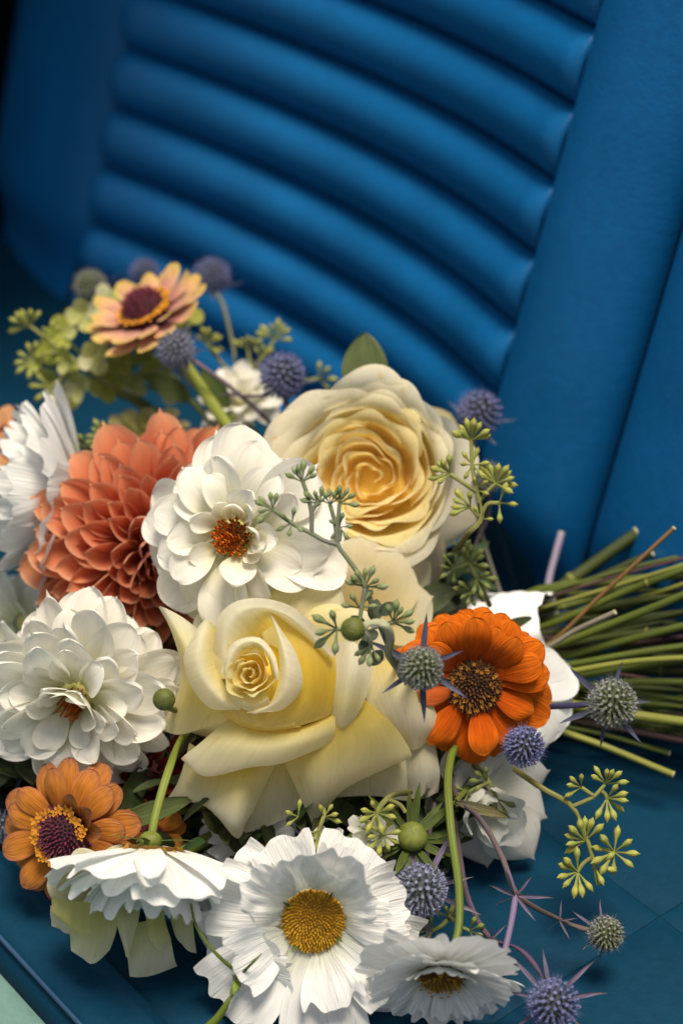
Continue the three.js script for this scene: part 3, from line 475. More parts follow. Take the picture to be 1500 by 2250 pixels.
{ // front white dahlia
  const d = 0.82, g = flower('white_dahlia', 'white dahlia with an orange tuft of stamens, in the middle of the bouquet', 'dahlia', 512, 1180, d + 0.012, [-0.10, 0.0, 1]), R = K(236, d);
  dahliaWhite(g, R, { pointed: 0.15, vary: (a) => 1 + 0.1 * Math.cos(a), rings: [[11, 0.20, -14, 0.84, 0.29, 0.5, -0.2, -0.1, -0.10], [12, 0.20, -2, 0.80, 0.28, 0.6, -0.1, -0.3, -0.05], [11, 0.20, 10, 0.72, 0.26, 0.7, 0, -0.45, 0], [9, 0.19, 24, 0.58, 0.22, 0.9, 0, -0.5, 0.02], [5, 0.18, 44, 0.42, 0.17, 1.2, 0.1, -0.3, 0.03]] });
  const w = col('#f4f2e2'), wt = col('#fbfaf4');
  for (const [az, el, L, W, tw] of [[-15, 50, 0.42, 0.16, 0.6], [10, 62, 0.40, 0.13, -0.4], [45, 55, 0.44, 0.13, 0.7], [80, 58, 0.42, 0.14, 0.2], [110, 52, 0.38, 0.13, -0.3], [-40, 45, 0.35, 0.12, 0.3]]) put(g, petal({ L: R * L, W: R * W, a: 1.4, b: 0.55, cup: 1.4, cupTip: 1.0, bend: 0.2, tip: 0.6, twist: tw, base: col('#e3dfa6'), mid: w, end: wt }), M.petal, az * D2R, el * D2R, 0.001, R * 0.17, rr(-0.3, 0.3));
  stamens(g, R * 0.15, 80, R * 0.26, col('#ee8418'), col('#ffab38')); autoStem(g, 0.003);
}
{ // lower left white dahlia, looking down and left
  const d = 0.815, g = flower('white_dahlia', 'full white dahlia at the left, above the orange and mauve zinnia', 'dahlia', 172, 1528, d + 0.018, [-0.18, -0.40, 0.88]), R = K(226, d);
  dahliaWhite(g, R, { pointed: 0.45, rings: [[14, 0.22, -34, 0.82, 0.25, 0.55, -0.1, -0.1, -0.10], [15, 0.22, -18, 0.82, 0.25, 0.6, 0, -0.2, -0.05], [15, 0.22, -3, 0.80, 0.24, 0.7, 0.1, -0.2, 0.0], [14, 0.22, 12, 0.74, 0.235, 0.8, 0.15, -0.3, 0.04], [13, 0.21, 26, 0.66, 0.22, 0.9, 0.15, -0.4, 0.07], [10, 0.19, 42, 0.56, 0.2, 1.0, 0.1, -0.5, 0.09], [6, 0.14, 56, 0.46, 0.17, 1.2, 0.1, -0.3, 0.10]] });
  for (const [az, el, L, W] of [[80, 62, 0.5, 0.22], [120, 58, 0.5, 0.2], [40, 60, 0.5, 0.2], [165, 50, 0.46, 0.17], [-5, 58, 0.45, 0.16]]) put(g, petal({ L: R * L, W: R * W, a: 1.5, b: 0.5, cup: 1.2, cupTip: 0.8, bend: 0.3, tip: -0.5, base: col('#dedd9e'), mid: col('#f2f1e2'), end: col('#fbfaf4') }), M.petal, az * D2R, el * D2R, R * 0.1, R * 0.12, rr(-0.3, 0.3));
  stamens(g, R * 0.12, 34, R * 0.38, col('#b04a10'), col('#d8792a')); autoStem(g, 0.003);
}
{ // cream blooms further back
  const g = flower('white_dahlia', 'blurred white bloom behind the green stem, above the coral dahlia', 'dahlia', 528, 880, 0.965, [0.0, 0.5, 0.7]);
  dahliaWhite(g, K(92, 0.965), { pointed: 0.8, rings: [[10, 0.2, -8, 0.85, 0.26, 0.6, 0, 0, 0], [10, 0.2, 18, 0.8, 0.24, 0.7, 0.1, 0, 0.02], [9, 0.18, 42, 0.7, 0.2, 0.9, 0.1, 0, 0.04], [7, 0.1, 62, 0.55, 0.18, 1.1, 0.1, 0, 0.05]] }); autoStem(g, 0.0025);
  const h = flower('pale_dahlia', 'pale yellow green bloom peeping out above the coral dahlia', 'dahlia', 318, 985, 0.965, [0.05, 0.75, 0.5]);
  dahliaDecorative(h, K(135, 0.965), 44, col('#a9a35a'), col('#c9c284'), col('#d6cf9c'), null); autoStem(h, 0.0025);
  const i = flower('white_dahlia', 'white bloom at the far left edge between the side-on cosmos and the full white dahlia', 'dahlia', 52, 1372, 0.93, [-0.5, -0.1, 0.8]);
  dahliaWhite(i, K(125, 0.93), { pointed: 0.3, rings: [[9, 0.2, -8, 0.85, 0.3, 0.6, 0, 0, 0], [9, 0.2, 18, 0.8, 0.28, 0.7, 0.1, 0, 0.02], [7, 0.18, 42, 0.7, 0.24, 0.9, 0.1, 0, 0.04]] }); autoStem(i, 0.0025);
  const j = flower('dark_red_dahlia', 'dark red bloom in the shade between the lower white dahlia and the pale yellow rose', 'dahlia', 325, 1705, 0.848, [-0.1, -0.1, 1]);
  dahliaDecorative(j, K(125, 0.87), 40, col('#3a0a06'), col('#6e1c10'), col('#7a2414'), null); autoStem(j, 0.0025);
}

// zinnias
{
  const d = 0.955, g = flower('yellow_zinnia', 'yellow and dusty pink zinnia held high at the top left, with a maroon cone', 'zinnia', 330, 700, d, [-0.36, 0.70, 0.60]);
  zinnia(g, K(132, d), { rings: [[11, 0.86, 0.20, 8, 0.25, -0.02, 0.3], [11, 0.80, 0.18, 26, 0.25, 0.04, 0.1]], kb: col('#c87c8c'), km: col('#e0a892'), ke: col('#efd06a'), kr: col('#f2dc78'), dr: 0.42, dh: 0.52, dn: 170, d0: col('#4a1020'), d1: col('#8a2a48'), dc: col('#380c18') });
  starFlorets(g, K(128, d) * 0.42, K(30, d), 34, col('#e3a01c'), 0.08, 0.26);
  stemTo(g, [at(400, 790, 0.952), at(455, 870, 0.94), at(530, 975, 0.93), at(700, 1150, 0.95), TIE], 0.0030, col('#87922e'), col('#7a8a26'));
}
{
  const d = 0.825, g = flower('orange_zinnia', 'bright orange layered zinnia at the right, beside the white ribbon', 'zinnia', 1040, 1508, d, [0.04, -0.10, 1]);
  const gap = (a, L) => a > 3.05 && a < 3.5 && L < 0.9;
  zinnia(g, K(186, d), { gap, rings: [[14, 0.80, 0.19, -14, 0.22, -0.06, -0.5], [12, 0.72, 0.19, 0, 0.24, -0.02, -0.4], [7, 0.62, 0.19, 20, 0.24, 0.02, -0.7]], kb: col('#b8480a'), km: col('#dd640c'), ke: col('#e87814'), kr: col('#ea8428'), dr: 0.33, dh: 0.12, dn: 190, d0: col('#3a1c08'), d1: col('#8a5a18'), dc: col('#2c1206') });
  const R = K(186, d);
  const vs = [0, 1, 2].map(() => petal({ L: R * 0.62, W: R * 0.19, cup: 0.3, cupTip: -0.4, tip: -0.9, ts: 0.4, a: 1.55, b: 0.42, wb: 0.35, ruf: 0.02, base: col('#b8480a'), mid: col('#e0680e'), end: col('#ea7c18') }));
  [25, 50, 72, 92, 115, 138].forEach((a, i) => put(g, vs[i % 3], M.zinnia, a * D2R, (38 + 6 * (i % 2)) * D2R, 0.001, R * 0.32, rr(-0.2, 0.2), rr(0.85, 1.1)));
  [12, 34, 58, 80, 104, 126, 150].forEach((a, i) => put(g, vs[(i + 1) % 3], M.zinnia, a * D2R, (20 + 7 * (i % 2)) * D2R, 0.0005, R * 0.3, rr(-0.25, 0.25), rr(1.0, 1.2)));
  put(g, petal({ L: R * 0.45, W: R * 0.15, cup: -0.9, tip: 0.9, base: col('#a8501c'), mid: col('#c8622a'), end: col('#d87a3a') }), M.zinnia, 186 * D2R, 18 * D2R, 0.003, R * 0.28, 0.6);
  starFlorets(g, R * 0.24, R * 0.10, 30, col('#b98420'), 0.22, 0.12);
  stemTo(g, [backOf(g, 0.03), at(1120, 1440, 0.90), TIE], 0.003);
}
{
  const d = 0.815, g = flower('orange_zinnia', 'dull orange zinnia with mauve tinted petals at the lower left, maroon in the middle', 'zinnia', 146, 1832, d, [-0.32, 0.0, 0.95]);
  zinnia(g, K(160, d), { rings: [[13, 0.80, 0.21, -10, 0.26, -0.04, -0.3], [11, 0.72, 0.20, 10, 0.26, 0.0, -0.4]], kb: col('#a8582a'), km: col('#cf8430'), ke: col('#c58248'), kr: col('#8e5a5e'), dr: 0.40, dh: 0.34, dn: 190, d0: col('#3c0c20'), d1: col('#7a2448'), dc: col('#2c0814') });
  starFlorets(g, K(150, d) * 0.37, K(36, d), 34, col('#d8951c'), 0.14, 0.24, (a) => a > 5.2 && a < 6.3);
  const R = K(150, d); for (const [az, el] of [[35, 38], [62, 42], [10, 34]]) put(g, petal({ L: R * 0.6, W: R * 0.17, cup: 0.6, bend: 0.3, tip: -0.3, base: col('#a8501e'), mid: col('#c07830'), end: col('#a87060') }), M.zinnia, az * D2R, el * D2R, 0.002, R * 0.34);
  autoStem(g, 0.0028);
}
{
  const g = flower('peach_zinnia', 'blurred peach zinnia cut by the left edge of the frame', 'zinnia', -55, 975, 0.95, [-0.2, 0.4, 0.9]);
  zinnia(g, K(110, 0.95), { rings: [[11, 0.8, 0.22, -5, 0.25, 0, -0.2], [9, 0.7, 0.2, 15, 0.25, 0.03, -0.2]], kb: col('#c4745a'), km: col('#d89a6c'), ke: col('#d9a77c'), kr: null, dr: 0.36, dh: 0.25, dn: 90, d0: col('#4a1020'), d1: col('#8a2a48'), dc: col('#380c18') }); autoStem(g, 0.0025);
  const h = flower('peach_zinnia', 'small peach orange zinnia half buried beside the green stem, above the drooping cosmos', 'zinnia', 335, 1835, 0.835, [0.3, 0.3, 0.9]);
  zinnia(h, K(80, 0.835), { rings: [[9, 0.8, 0.24, 0, 0.25, 0, -0.3], [7, 0.65, 0.22, 18, 0.25, 0.03, -0.2]], kb: col('#c06a2a'), km: col('#d8923c'), ke: col('#dc9c50'), kr: null, dr: 0.3, dh: 0.2, dn: 70, d0: col('#4a1020'), d1: col('#8a2a48'), dc: col('#380c18') }); autoStem(h, 0.002);
}

// cosmos
{
  const d = 0.772, g = flower('white_cosmos', 'white cosmos facing out with a broad yellow disc, lowest in the middle', 'cosmos', 688, 2022, d + 0.006, [0.0, 0.02, 1]), R = K(242, d);
  cosmos(g, R, { rings: [[8, 0.84, 0.42, -10, -0.12, -0.25, 0.20, -0.03, 0.09], [7, 0.76, 0.36, 3, 0.0, -0.2, 0.22, 0, 0.11], [5, 0.50, 0.26, 20, 0.1, -0.5, 0.26, 0.01, 0.14]], off: 0.1, calyx: true, vary: (a) => 1 - 0.25 * Math.sin(a) - 0.06 * Math.cos(a) });
  for (const [az, el, L, W] of [[68, 40, 0.74, 0.38], [104, 46, 0.72, 0.40], [140, 34, 0.66, 0.32], [32, 40, 0.55, 0.28]]) put(g, petal({ L: R * L, W: R * W, fan: 0.8, wb: 0.3, teeth: 0.1, pleat: 0.05, pn: 5, cup: 0.8, cupTip: 0.9, bend: 0.6, tip: -0.7, ruf: 0.05, base: col('#eef0e0'), mid: col('#f4f5f5'), end: col('#f4f5f5'), nu: 16, nv: 22 }), M.cosmos, az * D2R, el * D2R, 0.002, R * 0.3);
  discDome(g, R * 0.285, R * 0.12, 330, col('#a07408'), col('#ecb820'), col('#8a6208'), 'disc'); autoStem(g, 0.002, 0.02);
}
{
  const d = 0.785, g = flower('white_cosmos', 'white cosmos seen from the side, drooping at the lower left on its own stem', 'cosmos', 330, 1858, d, [-0.06, -0.95, 0.16]), R = K(235, d);
  cosmos(g, R, { rings: [[8, 0.94, 0.44, 12, 0.2, 0.4, 0.06, 0, 0.10], [9, 0.86, 0.36, 30, 0.15, 0.4, 0.08, 0.02, 0.15, 0.8], [9, 0.76, 0.26, 50, 0.1, 0.3, 0.1, 0.04, 0.18, 0.8], [7, 0.62, 0.22, 66, 0.1, 0.2, 0.1, 0.06, 0.18, 0.8]], off: 0.5, calyx: true });
  discDome(g, R * 0.26, R * 0.14, 90, col('#8a6208'), col('#d6a51a'), col('#6a4a08'));
  stemTo(g, [at(345, 1780, 0.79), at(372, 1690, 0.80), at(405, 1615, 0.825), at(520, 1560, 0.89), TIE], 0.0018, col('#7f8f2c'), col('#75862a'));
}
{
  const d = 0.765, g = flower('white_cosmos', 'white cosmos nodding at the bottom right on a tall green stem', 'cosmos', 968, 2135, d, [-0.05, -0.74, 0.66]), R = K(190, d);
  cosmos(g, R, { rings: [[8, 0.86, 0.40, -2, 0.1, 0.1, 0.1, 0, 0.12], [8, 0.74, 0.32, 16, 0.1, 0.1, 0.14, 0.02, 0.13], [9, 0.48, 0.17, 36, 0.1, 0.0, 0.2, 0.03, 0.15]], off: 0.2, calyx: true });
  discDome(g, R * 0.27, R * 0.16, 110, col('#6a4206'), col('#c99a1a'), col('#3a2406')); starFlorets(g, R * 0.22, R * 0.18, 16, col('#cfa020'), 0.2, 0.16);
  stemTo(g, [at(1003, 2060, 0.775), at(1008, 1960, 0.785), at(990, 1820, 0.795), at(985, 1690, 0.815), at(1040, 1560, 0.87), TIE], 0.0018, col('#66782a'), col('#6f8028'));
}
{
  const d = 0.79, g = flower('white_cosmos', 'white cosmos turned away at the bottom edge, its green stem and calyx in front', 'cosmos', 522, 2128, d, [0.42, 0.25, -0.35]), R = K(165, d);
  cosmos(g, R, { rings: [[8, 0.9, 0.44, 8, 0.1, 0.1, 0.06, 0, 0.12], [7, 0.8, 0.36, 24, 0.1, 0.1, 0.1, 0.02, 0.12]], off: 0.7, calyx: true });
  stemTo(g, [at(520, 2165, 0.772), at(480, 2235, 0.775), at(380, 2340, 0.785), at(420, 2420, 0.79), at(800, 2300, 0.795), TIE.clone().setY(0.01)], 0.0021, col('#6f8426'), col('#7b8c2e'), V(0, -0.002, 0));
  for (const [pts, r] of [[[[526, 2140, 0.772], [470, 2090, 0.768], [430, 2030, 0.768], [420, 1985, 0.772]], 0.0009], [[[530, 2140, 0.772], [560, 2110, 0.765], [575, 2095, 0.765]], 0.0007]]) mesh('sepal', tube(pts.map((p) => toLocal(g, at(...p))), r, r * 0.4, 12, 6, greenD, col('#7b8c2e')), M.plant, g);
}
{
  const d = 0.91, g = flower('white_cosmos', 'white cosmos seen from behind at the left edge, left of the coral dahlia', 'cosmos', 185, 1090, d, [-0.95, 0.08, 0.12]), R = K(262, d);
  cosmos(g, R, { rings: [[8, 0.92, 0.42, 18, 0.1, 0.2, 0.06, 0, 0.13], [8, 0.88, 0.36, 38, 0.1, 0.2, 0.1, 0.03, 0.14], [8, 0.8, 0.28, 58, 0.1, 0.2, 0.1, 0.05, 0.16]], off: 0.25, calyx: true }); autoStem(g, 0.0018, 0.02);
  const h = flower('white_cosmos', 'white cosmos pressed behind the pale yellow rose, above the yellow-disced cosmos', 'cosmos', 555, 1842, 0.838, [-0.1, 0.1, 0.9]);
  cosmos(h, K(125, 0.82), { rings: [[8, 0.86, 0.40, -2, 0.1, 0.1, 0.1, 0, 0.12], [7, 0.7, 0.34, 16, 0.1, 0, 0.14, 0.02, 0.12]], off: 0.7 }); discDome(h, K(40, 0.835), K(20, 0.835), 50, col('#8a6208'), col('#d6a51a'), col('#6a4a08')); autoStem(h, 0.0018, 0.02);
}
{ // small crumpled white blossom in the greens
  for (const [px, py, d, r, lb] of [[812, 1838, 0.80, 62, 'small crumpled white blossom left of the round green bud'], [730, 1855, 0.795, 50, 'small white bud-like blossom just above the yellow-disced cosmos']]) {
    const g = flower('white_blossom', lb, 'blossom', px, py, d, [rr(-0.4, 0.2), 0.2, 0.8]), R = K(r, d);
    for (let i = 0; i < 11; i++) put(g, petal({ L: R, W: R * 0.4, fan: 0.8, wb: 0.2, teeth: 0.12, cup: 0.7, bend: 0.2, tip: -0.5, ruf: 0.1, rn: 2, base: col('#dfe0b8'), mid: col('#eeeedd'), end: col('#f2f2e8'), nu: 10, nv: 12 }), M.petal, i * 2.4, (12 + i * 6) * D2R, i * R * 0.02, R * 0.08, rr(-0.4, 0.4), 1 - i * 0.05);
    autoStem(g, 0.0013, 0.012);
  }
}
{ // lime hydrangea
  const d = 0.975, g = thing('hydrangea', 'lime green hydrangea at the upper left behind the yellow zinnia', 'hydrangea', null, at(205, 800, d)), f = dirc(-0.2, 0.3, 1); face(g, f);
  const ks = ['#c4ca70', '#b4bc5a', '#ced28a', '#dddfb4', '#a8b250'].map(col), vs = ks.map((k) => petal({ L: 1, W: 0.44, a: 1.35, b: 0.5, cup: 0.4, bend: 0.2, tip: -0.3, base: mixc(k, ks[4], 0.5), mid: k, end: k, nu: 9, nv: 7 }));
  for (const [x, y, z, s] of [[185, 690, -0.01, 46], [135, 735, 0, 44], [240, 735, 0, 40], [150, 790, 0.012, 42], [205, 785, 0.014, 42], [260, 800, 0.0, 40], [120, 830, 0.0, 42], [175, 845, 0.006, 44], [230, 850, 0, 44], [110, 770, -0.01, 40], [280, 660, -0.015, 44], [232, 660, -0.012, 36], [405, 690, -0.01, 44], [395, 735, -0.004, 40], [290, 850, -0.005, 42], [140, 870, -0.005, 40], [345, 810, -0.006, 42], [310, 770, -0.004, 40], [370, 860, -0.01, 42], [90, 800, -0.01, 34]]) {
    const p = at(x, y, d - z), c = V().copy(p).sub(at(230, 810, d + 0.06)).normalize(), e = V(c.x + rr(-0.5, 0.5), c.y + rr(-0.5, 0.5), c.z + rr(-0.5, 0.5)).normalize(), q = new THREE.Quaternion().setFromUnitVectors(V(0, 1, 0), e), k = Math.floor(rnd() * 5), r0 = rnd() * 6;
    g.updateMatrixWorld(true); const inv = g.quaternion.clone().invert(), lp = toLocal(g, p);
    for (let i = 0; i < 4; i++) { const m = mesh('petal', vs[(k + (i === 3 ? 1 : 0)) % 5], M.green, g); m.position.copy(lp); m.quaternion.copy(inv).multiply(q).multiply(new THREE.Quaternion().setFromEuler(new THREE.Euler(0, r0 + i * PI / 2, rr(0.1, 0.5), 'YZX'))); m.scale.setScalar(K(s, d) * rr(0.85, 1.1)); }
    mesh('stem', tube([lp.clone().addScaledVector(e.clone().applyQuaternion(inv), -0.0005), lp.clone().multiplyScalar(0.5).add(V(0, -0.012, 0)), V(0, -0.035, 0)], 0.0006, 0.001, 8, 5, col('#8d9a48'), col('#6f8030')), M.plant, g);
  }
  stemTo(g, [at(330, 900, 0.985), at(600, 1120, 0.97), TIE], 0.003, greenK, greenK, V(0, -0.035, 0));
}

// sea holly
thistle('blurred sea holly head at the top left, nearest the dark corner', 200, 628, 1.0, 40, 'green', [-0.5, 0.45, 0.2], 5, [at(225, 665, 0.995), at(300, 780, 0.985), TIE], { bk: 'mauve', bl: 1.4 });
thistle('faint blurred sea holly head just behind the yellow zinnia', 318, 598, 1.04, 34, 'blue', [0, 0.8, 0.3], 4, [at(318, 660, 1.03), at(380, 800, 1.0), TIE], { bl: 1.3 });
thistle('blurred sea holly head standing alone right of the yellow zinnia', 465, 608, 1.02, 46, 'blue', [0.05, 0.75, 0.4], 4, [at(490, 670, 1.01), at(512, 760, 1.0), at(535, 860, 0.98), TIE], { bl: 1.3, k0: col('#6f7466'), k1: col('#6f7a4a'), sr: 0.0013 });
thistle('grey green sea holly head tucked under the yellow zinnia', 388, 768, 0.93, 46, 'grey', [-0.5, 0.3, 0.8], 5, [at(430, 795, 0.932), at(505, 850, 0.935), at(580, 915, 0.94), at(800, 1150, 0.95), TIE], { k0: col('#7c6f7c'), k1: col('#6d5a72'), bl: 1.3 });
{ const g = thistle('violet sea holly head touching the top left of the large garden rose', 620, 826, 0.93, 56, 'blue', [0.05, 0.5, 0.85], 5, [at(628, 890, 0.935), at(700, 1000, 0.95), TIE], { bl: 1.35 });
  mesh('stem', tube([at(590, 868, 0.936), at(540, 870, 0.935), at(495, 865, 0.933)].map((p) => toLocal(g, p)), 0.0007, 0.0006, 8, 5, purpleK, purpleK), M.plant, g); whorl(g, at(510, 862, 0.934), [0.2, 0.1, 0.5], 4, 0.006); }
thistle('violet sea holly head above the right edge of the large garden rose', 1052, 908, 0.93, 54, 'blue', [0.1, 0.6, 0.8], 5, [at(1040, 980, 0.93), at(1045, 1120, 0.925), TIE], { bl: 1.4, tall: 1.1 });
thistle('greenish sea holly half hidden by the seeded sprig right of the garden rose', 1075, 1048, 0.905, 36, 'green', [0.3, 0.2, 0.9], 4, [at(1075, 1120, 0.915), at(1040, 1230, 0.92), TIE], { bl: 1.3 });
thistle('spiky blue grey sea holly with long bracts lying over the orange zinnia', 925, 1468, 0.765, 54, 'green', [-0.05, -0.05, 1], 6, [backOf(face(Object.assign(new THREE.Object3D(), {}), dirc(0, 0, 1)), 0.02).add(at(925, 1468, 0.765)), at(985, 1480, 0.86), TIE], { bl: 2.1, off: 0.45 });
thistle('large grey sea holly head standing clear at the right in front of the cut stems', 1345, 1545, 0.825, 60, 'green', [0.12, 0.1, 1], 6, [at(1290, 1548, 0.832), at(1200, 1553, 0.84), at(1100, 1556, 0.87), TIE], { bl: 1.75, off: 0.2, k0: col('#3a3762'), k1: col('#35305a'), sr: 0.0013 });
thistle('small bright blue sea holly head at the lower right of the orange zinnia', 1150, 1640, 0.805, 50, 'blue', [0.1, -0.05, 1], 0, [at(1140, 1620, 0.83), at(1120, 1520, 0.88), TIE], {});
thistle('grey violet sea holly with long bracts left of the tall green stem', 925, 1955, 0.79, 64, 'grey', [-0.1, 0.1, 1], 8, [at(935, 1900, 0.81), at(960, 1750, 0.84), TIE], { bl: 2.1, bk: 'mauve', off: 0.2 });
{ const g = thistle('grey green sea holly head at the far lower right on a thin brown stem', 1330, 2052, 0.79, 43, 'green', [0.45, -0.05, 0.9], 5, [at(1285, 2042, 0.793), at(1228, 2020, 0.795), at(1135, 1965, 0.79), at(1105, 1890, 0.795), at(1055, 1800, 0.805), at(1010, 1762, 0.815), at(1000, 1650, 0.86), TIE], { bl: 1.5, bk: 'mauve', k0: col('#6f5f52'), k1: col('#4b4058'), sr: 0.0012 });
  whorl(g, at(1228, 2022, 0.794), [0.3, 0.2, 0.5], 5, 0.007); whorl(g, at(1132, 1968, 0.789), [0.1, 0.5, 0.5], 7, 0.013);
  mesh('stem', tube([at(1132, 1968, 0.79), at(1122, 2030, 0.785), at(1100, 2125, 0.78), at(1085, 2200, 0.785)].map((p) => toLocal(g, p)), 0.0013, 0.0013, 14, 7, col('#83749a'), col('#7a6c94')), M.plant, g); }
{ const g = thistle('violet sea holly head at the bottom right corner of the bouquet', 1215, 2205, 0.765, 62, 'blue', [0.05, -0.05, 1], 8, [at(1190, 2145, 0.775), at(1140, 2085, 0.785), at(1078, 2062, 0.79), at(1030, 1980, 0.80), at(1010, 1880, 0.81), at(1000, 1700, 0.86), TIE], { bl: 1.7, bk: 'mauve', k0: col('#5a4464'), k1: col('#4f4048'), sr: 0.0012 });
  whorl(g, at(1080, 2062, 0.789), [0.2, 0.3, 0.5], 6, 0.010); }
thistle('sea holly head in the shade at the left edge behind the orange and mauve zinnia', 5, 1815, 0.86, 40, 'grey', [-0.6, 0, 0.8], 4, [at(60, 1690, 0.86), at(300, 1560, 0.9), TIE], { k0: col('#2e2d55'), k1: col('#2e2d55') });

// seeded eucalyptus
eucalyptus('grey green seeded sprig lying across the white dahlia and the garden rose', 0.765, 'grey',
  [[[872, 1462, 0.05], [845, 1400, 0.01], [802, 1292], [788, 1262], [741, 1197], [737, 1180]], [[741, 1197], [712, 1188], [685, 1173], [641, 1150], [600, 1120]], [[685, 1173], [684, 1125], [676, 1090], [665, 1057]], [[684, 1125], [692, 1112], [702, 1105]], [[741, 1190], [735, 1145], [725, 1108]], [[737, 1180], [743, 1140], [746, 1106]], [[745, 1190], [747, 1172], [746, 1158]], [[802, 1292], [795, 1330], [790, 1365]], [[790, 1375], [765, 1384], [740, 1382]], [[815, 1380], [845, 1372], [863, 1367]], [[800, 1385], [812, 1405], [815, 1419]]],
  [[664, 1059, 92, 6, 42], [641, 1150, 200, 5, 34, 0, 2.2], [599, 1120, 145, 6, 42, 0, 1.2], [702, 1107, 110, 5, 38], [725, 1108, 95, 5, 38], [746, 1106, 60, 5, 40], [746, 1158, 10, 5, 34, 0, 2.3], [802, 1290, 88, 7, 46, 0, 1.4], [790, 1335, 90, 4, 44, 0, 1.5], [740, 1382, 185, 5, 54, 0, 1.4], [863, 1367, 40, 6, 46, 0, 1.2], [815, 1419, 250, 4, 44, 0, 0.8]]);
eucalyptus('pale green seeded sprig standing up at the right edge of the garden rose', 0.84, 'lime',
  [[[1000, 1210, 0.03], [1030, 1170], [1058, 1138], [1047, 1080], [1037, 1024], [1035, 966]], [[1047, 1082], [1015, 1060], [988, 1042]], [[1050, 1105], [1070, 1080], [1088, 1062]], [[1058, 1130], [1070, 1108], [1096, 1105]], [[1050, 1135], [1042, 1125], [1033, 1115]]],
  [[1035, 968, 90, 8, 48, 0, 1.3], [1037, 1022, 95, 6, 36, 0, 2.5], [988, 1042, 155, 6, 44, 0, 1.1], [1088, 1062, 60, 9, 46, 0, 1.5], [1096, 1105, -5, 3, 44, 0, 1.4], [1033, 1115, 150, 5, 46, 0, 0.9], [1046, 1076, 40, 3, 34], [1056, 1140, 60, 2, 30]]);
eucalyptus('small seeded sprig below the garden rose, in front of the white ribbon', 0.86, 'dull',
  [[[1075, 1330, 0.02], [1047, 1271], [1030, 1238], [1005, 1205]], [[1030, 1238], [1012, 1246], [998, 1250]], [[1047, 1271], [1040, 1300], [1020, 1310]]],
  [[1030, 1238, 40, 6, 44, 0, 1.2], [998, 1250, 170, 5, 36, 0, 1.6], [1047, 1271, -40, 5, 40, 0, 1.2], [1035, 1300, 230, 6, 36, 0, 1.6], [1010, 1215, 120, 3, 34]]);
eucalyptus('yellow green seeded sprig hanging free over the blue cushion at the lower right', 0.81, 'lime',
  [[[1130, 1690, 0.02], [1195, 1735], [1256, 1772], [1284, 1832], [1296, 1868], [1304, 1900], [1312, 1944]], [[1256, 1772], [1285, 1760], [1304, 1750], [1328, 1724]], [[1304, 1750], [1290, 1740], [1276, 1730]], [[1320, 1738], [1328, 1745], [1332, 1754]], [[1294, 1862], [1320, 1866], [1348, 1872]], [[1300, 1884], [1280, 1898], [1268, 1916]]],
  [[1276, 1730, 150, 4, 38, 0, 1.0], [1330, 1722, 80, 6, 42, 0, 1.2], [1332, 1754, -35, 7, 46, 0, 1.6], [1284, 1848, 125, 8, 52, 0, 1.4], [1348, 1872, 40, 9, 52, 0, 2.9], [1268, 1916, 205, 8, 52, 0, 1.9], [1304, 1902, -20, 3, 52, 0, 0.9]], { fat: 0.95 });
eucalyptus('blurred seeded sprig reaching out at the upper left below the sea holly', 0.965, 'lime',
  [[[330, 895, 0.02], [250, 850], [175, 800], [110, 750], [66, 716]], [[150, 782], [118, 775], [72, 790]], [[175, 800], [140, 830], [112, 850]]],
  [[66, 716, 125, 6, 42, 0, 1.2], [72, 790, 185, 7, 40, 0, 1.9], [115, 745, 90, 3, 36, 0, 0.6], [112, 850, 220, 5, 40, 0, 1.3], [160, 790, 240, 4, 36]]);
eucalyptus('blurred seeded sprig behind the violet sea holly at the top', 0.985, 'lime',
  [[[520, 900, 0.02], [560, 810], [605, 745]], [[560, 810], [548, 790], [545, 768]], [[540, 850], [480, 790], [455, 758]], [[605, 860], [660, 840], [700, 832]]],
  [[605, 745, 80, 7, 40, 0, 1.4], [545, 768, 95, 5, 36, 0, 1.0], [455, 758, 50, 7, 38, 0, 1.6], [700, 832, 20, 4, 36, 0, 1.2], [575, 790, 60, 4, 34]]);
eucalyptus('seeded tuft between the coral dahlia and the left-hand cosmos', 0.915, 'dull',
  [[[330, 1020, 0.02], [270, 990], [235, 962]], [[270, 990], [230, 995], [195, 985]]],
  [[235, 965, 100, 9, 46, 0, 1.6], [200, 986, 180, 5, 42, 0, 0.9]]);
eucalyptus('seeded tuft at the left edge under the peach zinnia', 0.96, 'dull', [[[60, 1120, 0.01], [55, 1050], [48, 985]]], [[48, 985, 90, 7, 42, 0, 1.4], [52, 1040, 150, 4, 36]]);
eucalyptus('seeded sprig hanging between the pale yellow rose and the round green bud', 0.79, 'lime',
  [[[900, 1740, 0.03], [850, 1755], [828, 1785], [840, 1835]], [[828, 1785], [812, 1790], [795, 1800]], [[700, 1770, 0.02], [712, 1790], [700, 1825]], [[850, 1755], [880, 1770], [890, 1785]]],
  [[840, 1835, -80, 8, 40, 0, 2.4], [828, 1787, 200, 5, 42, 0, 1.4], [700, 1825, 255, 7, 40, 0, 1.2], [655, 1795, 150, 3, 34], [828, 1787, -20, 4, 44, 0, 0.9], [712, 1795, 40, 4, 34]]);
eucalyptus('seeded tuft in the shade below the tall green stem, above the nodding cosmos', 0.795, 'dull', [[[1000, 1980, 0.01], [975, 2030], [950, 2045]], [[985, 2010], [1010, 2035], [1030, 2045]]], [[950, 2045, 170, 6, 38, 0, 1.3], [1030, 2045, 10, 4, 38], [985, 2015, 100, 3, 34]]);
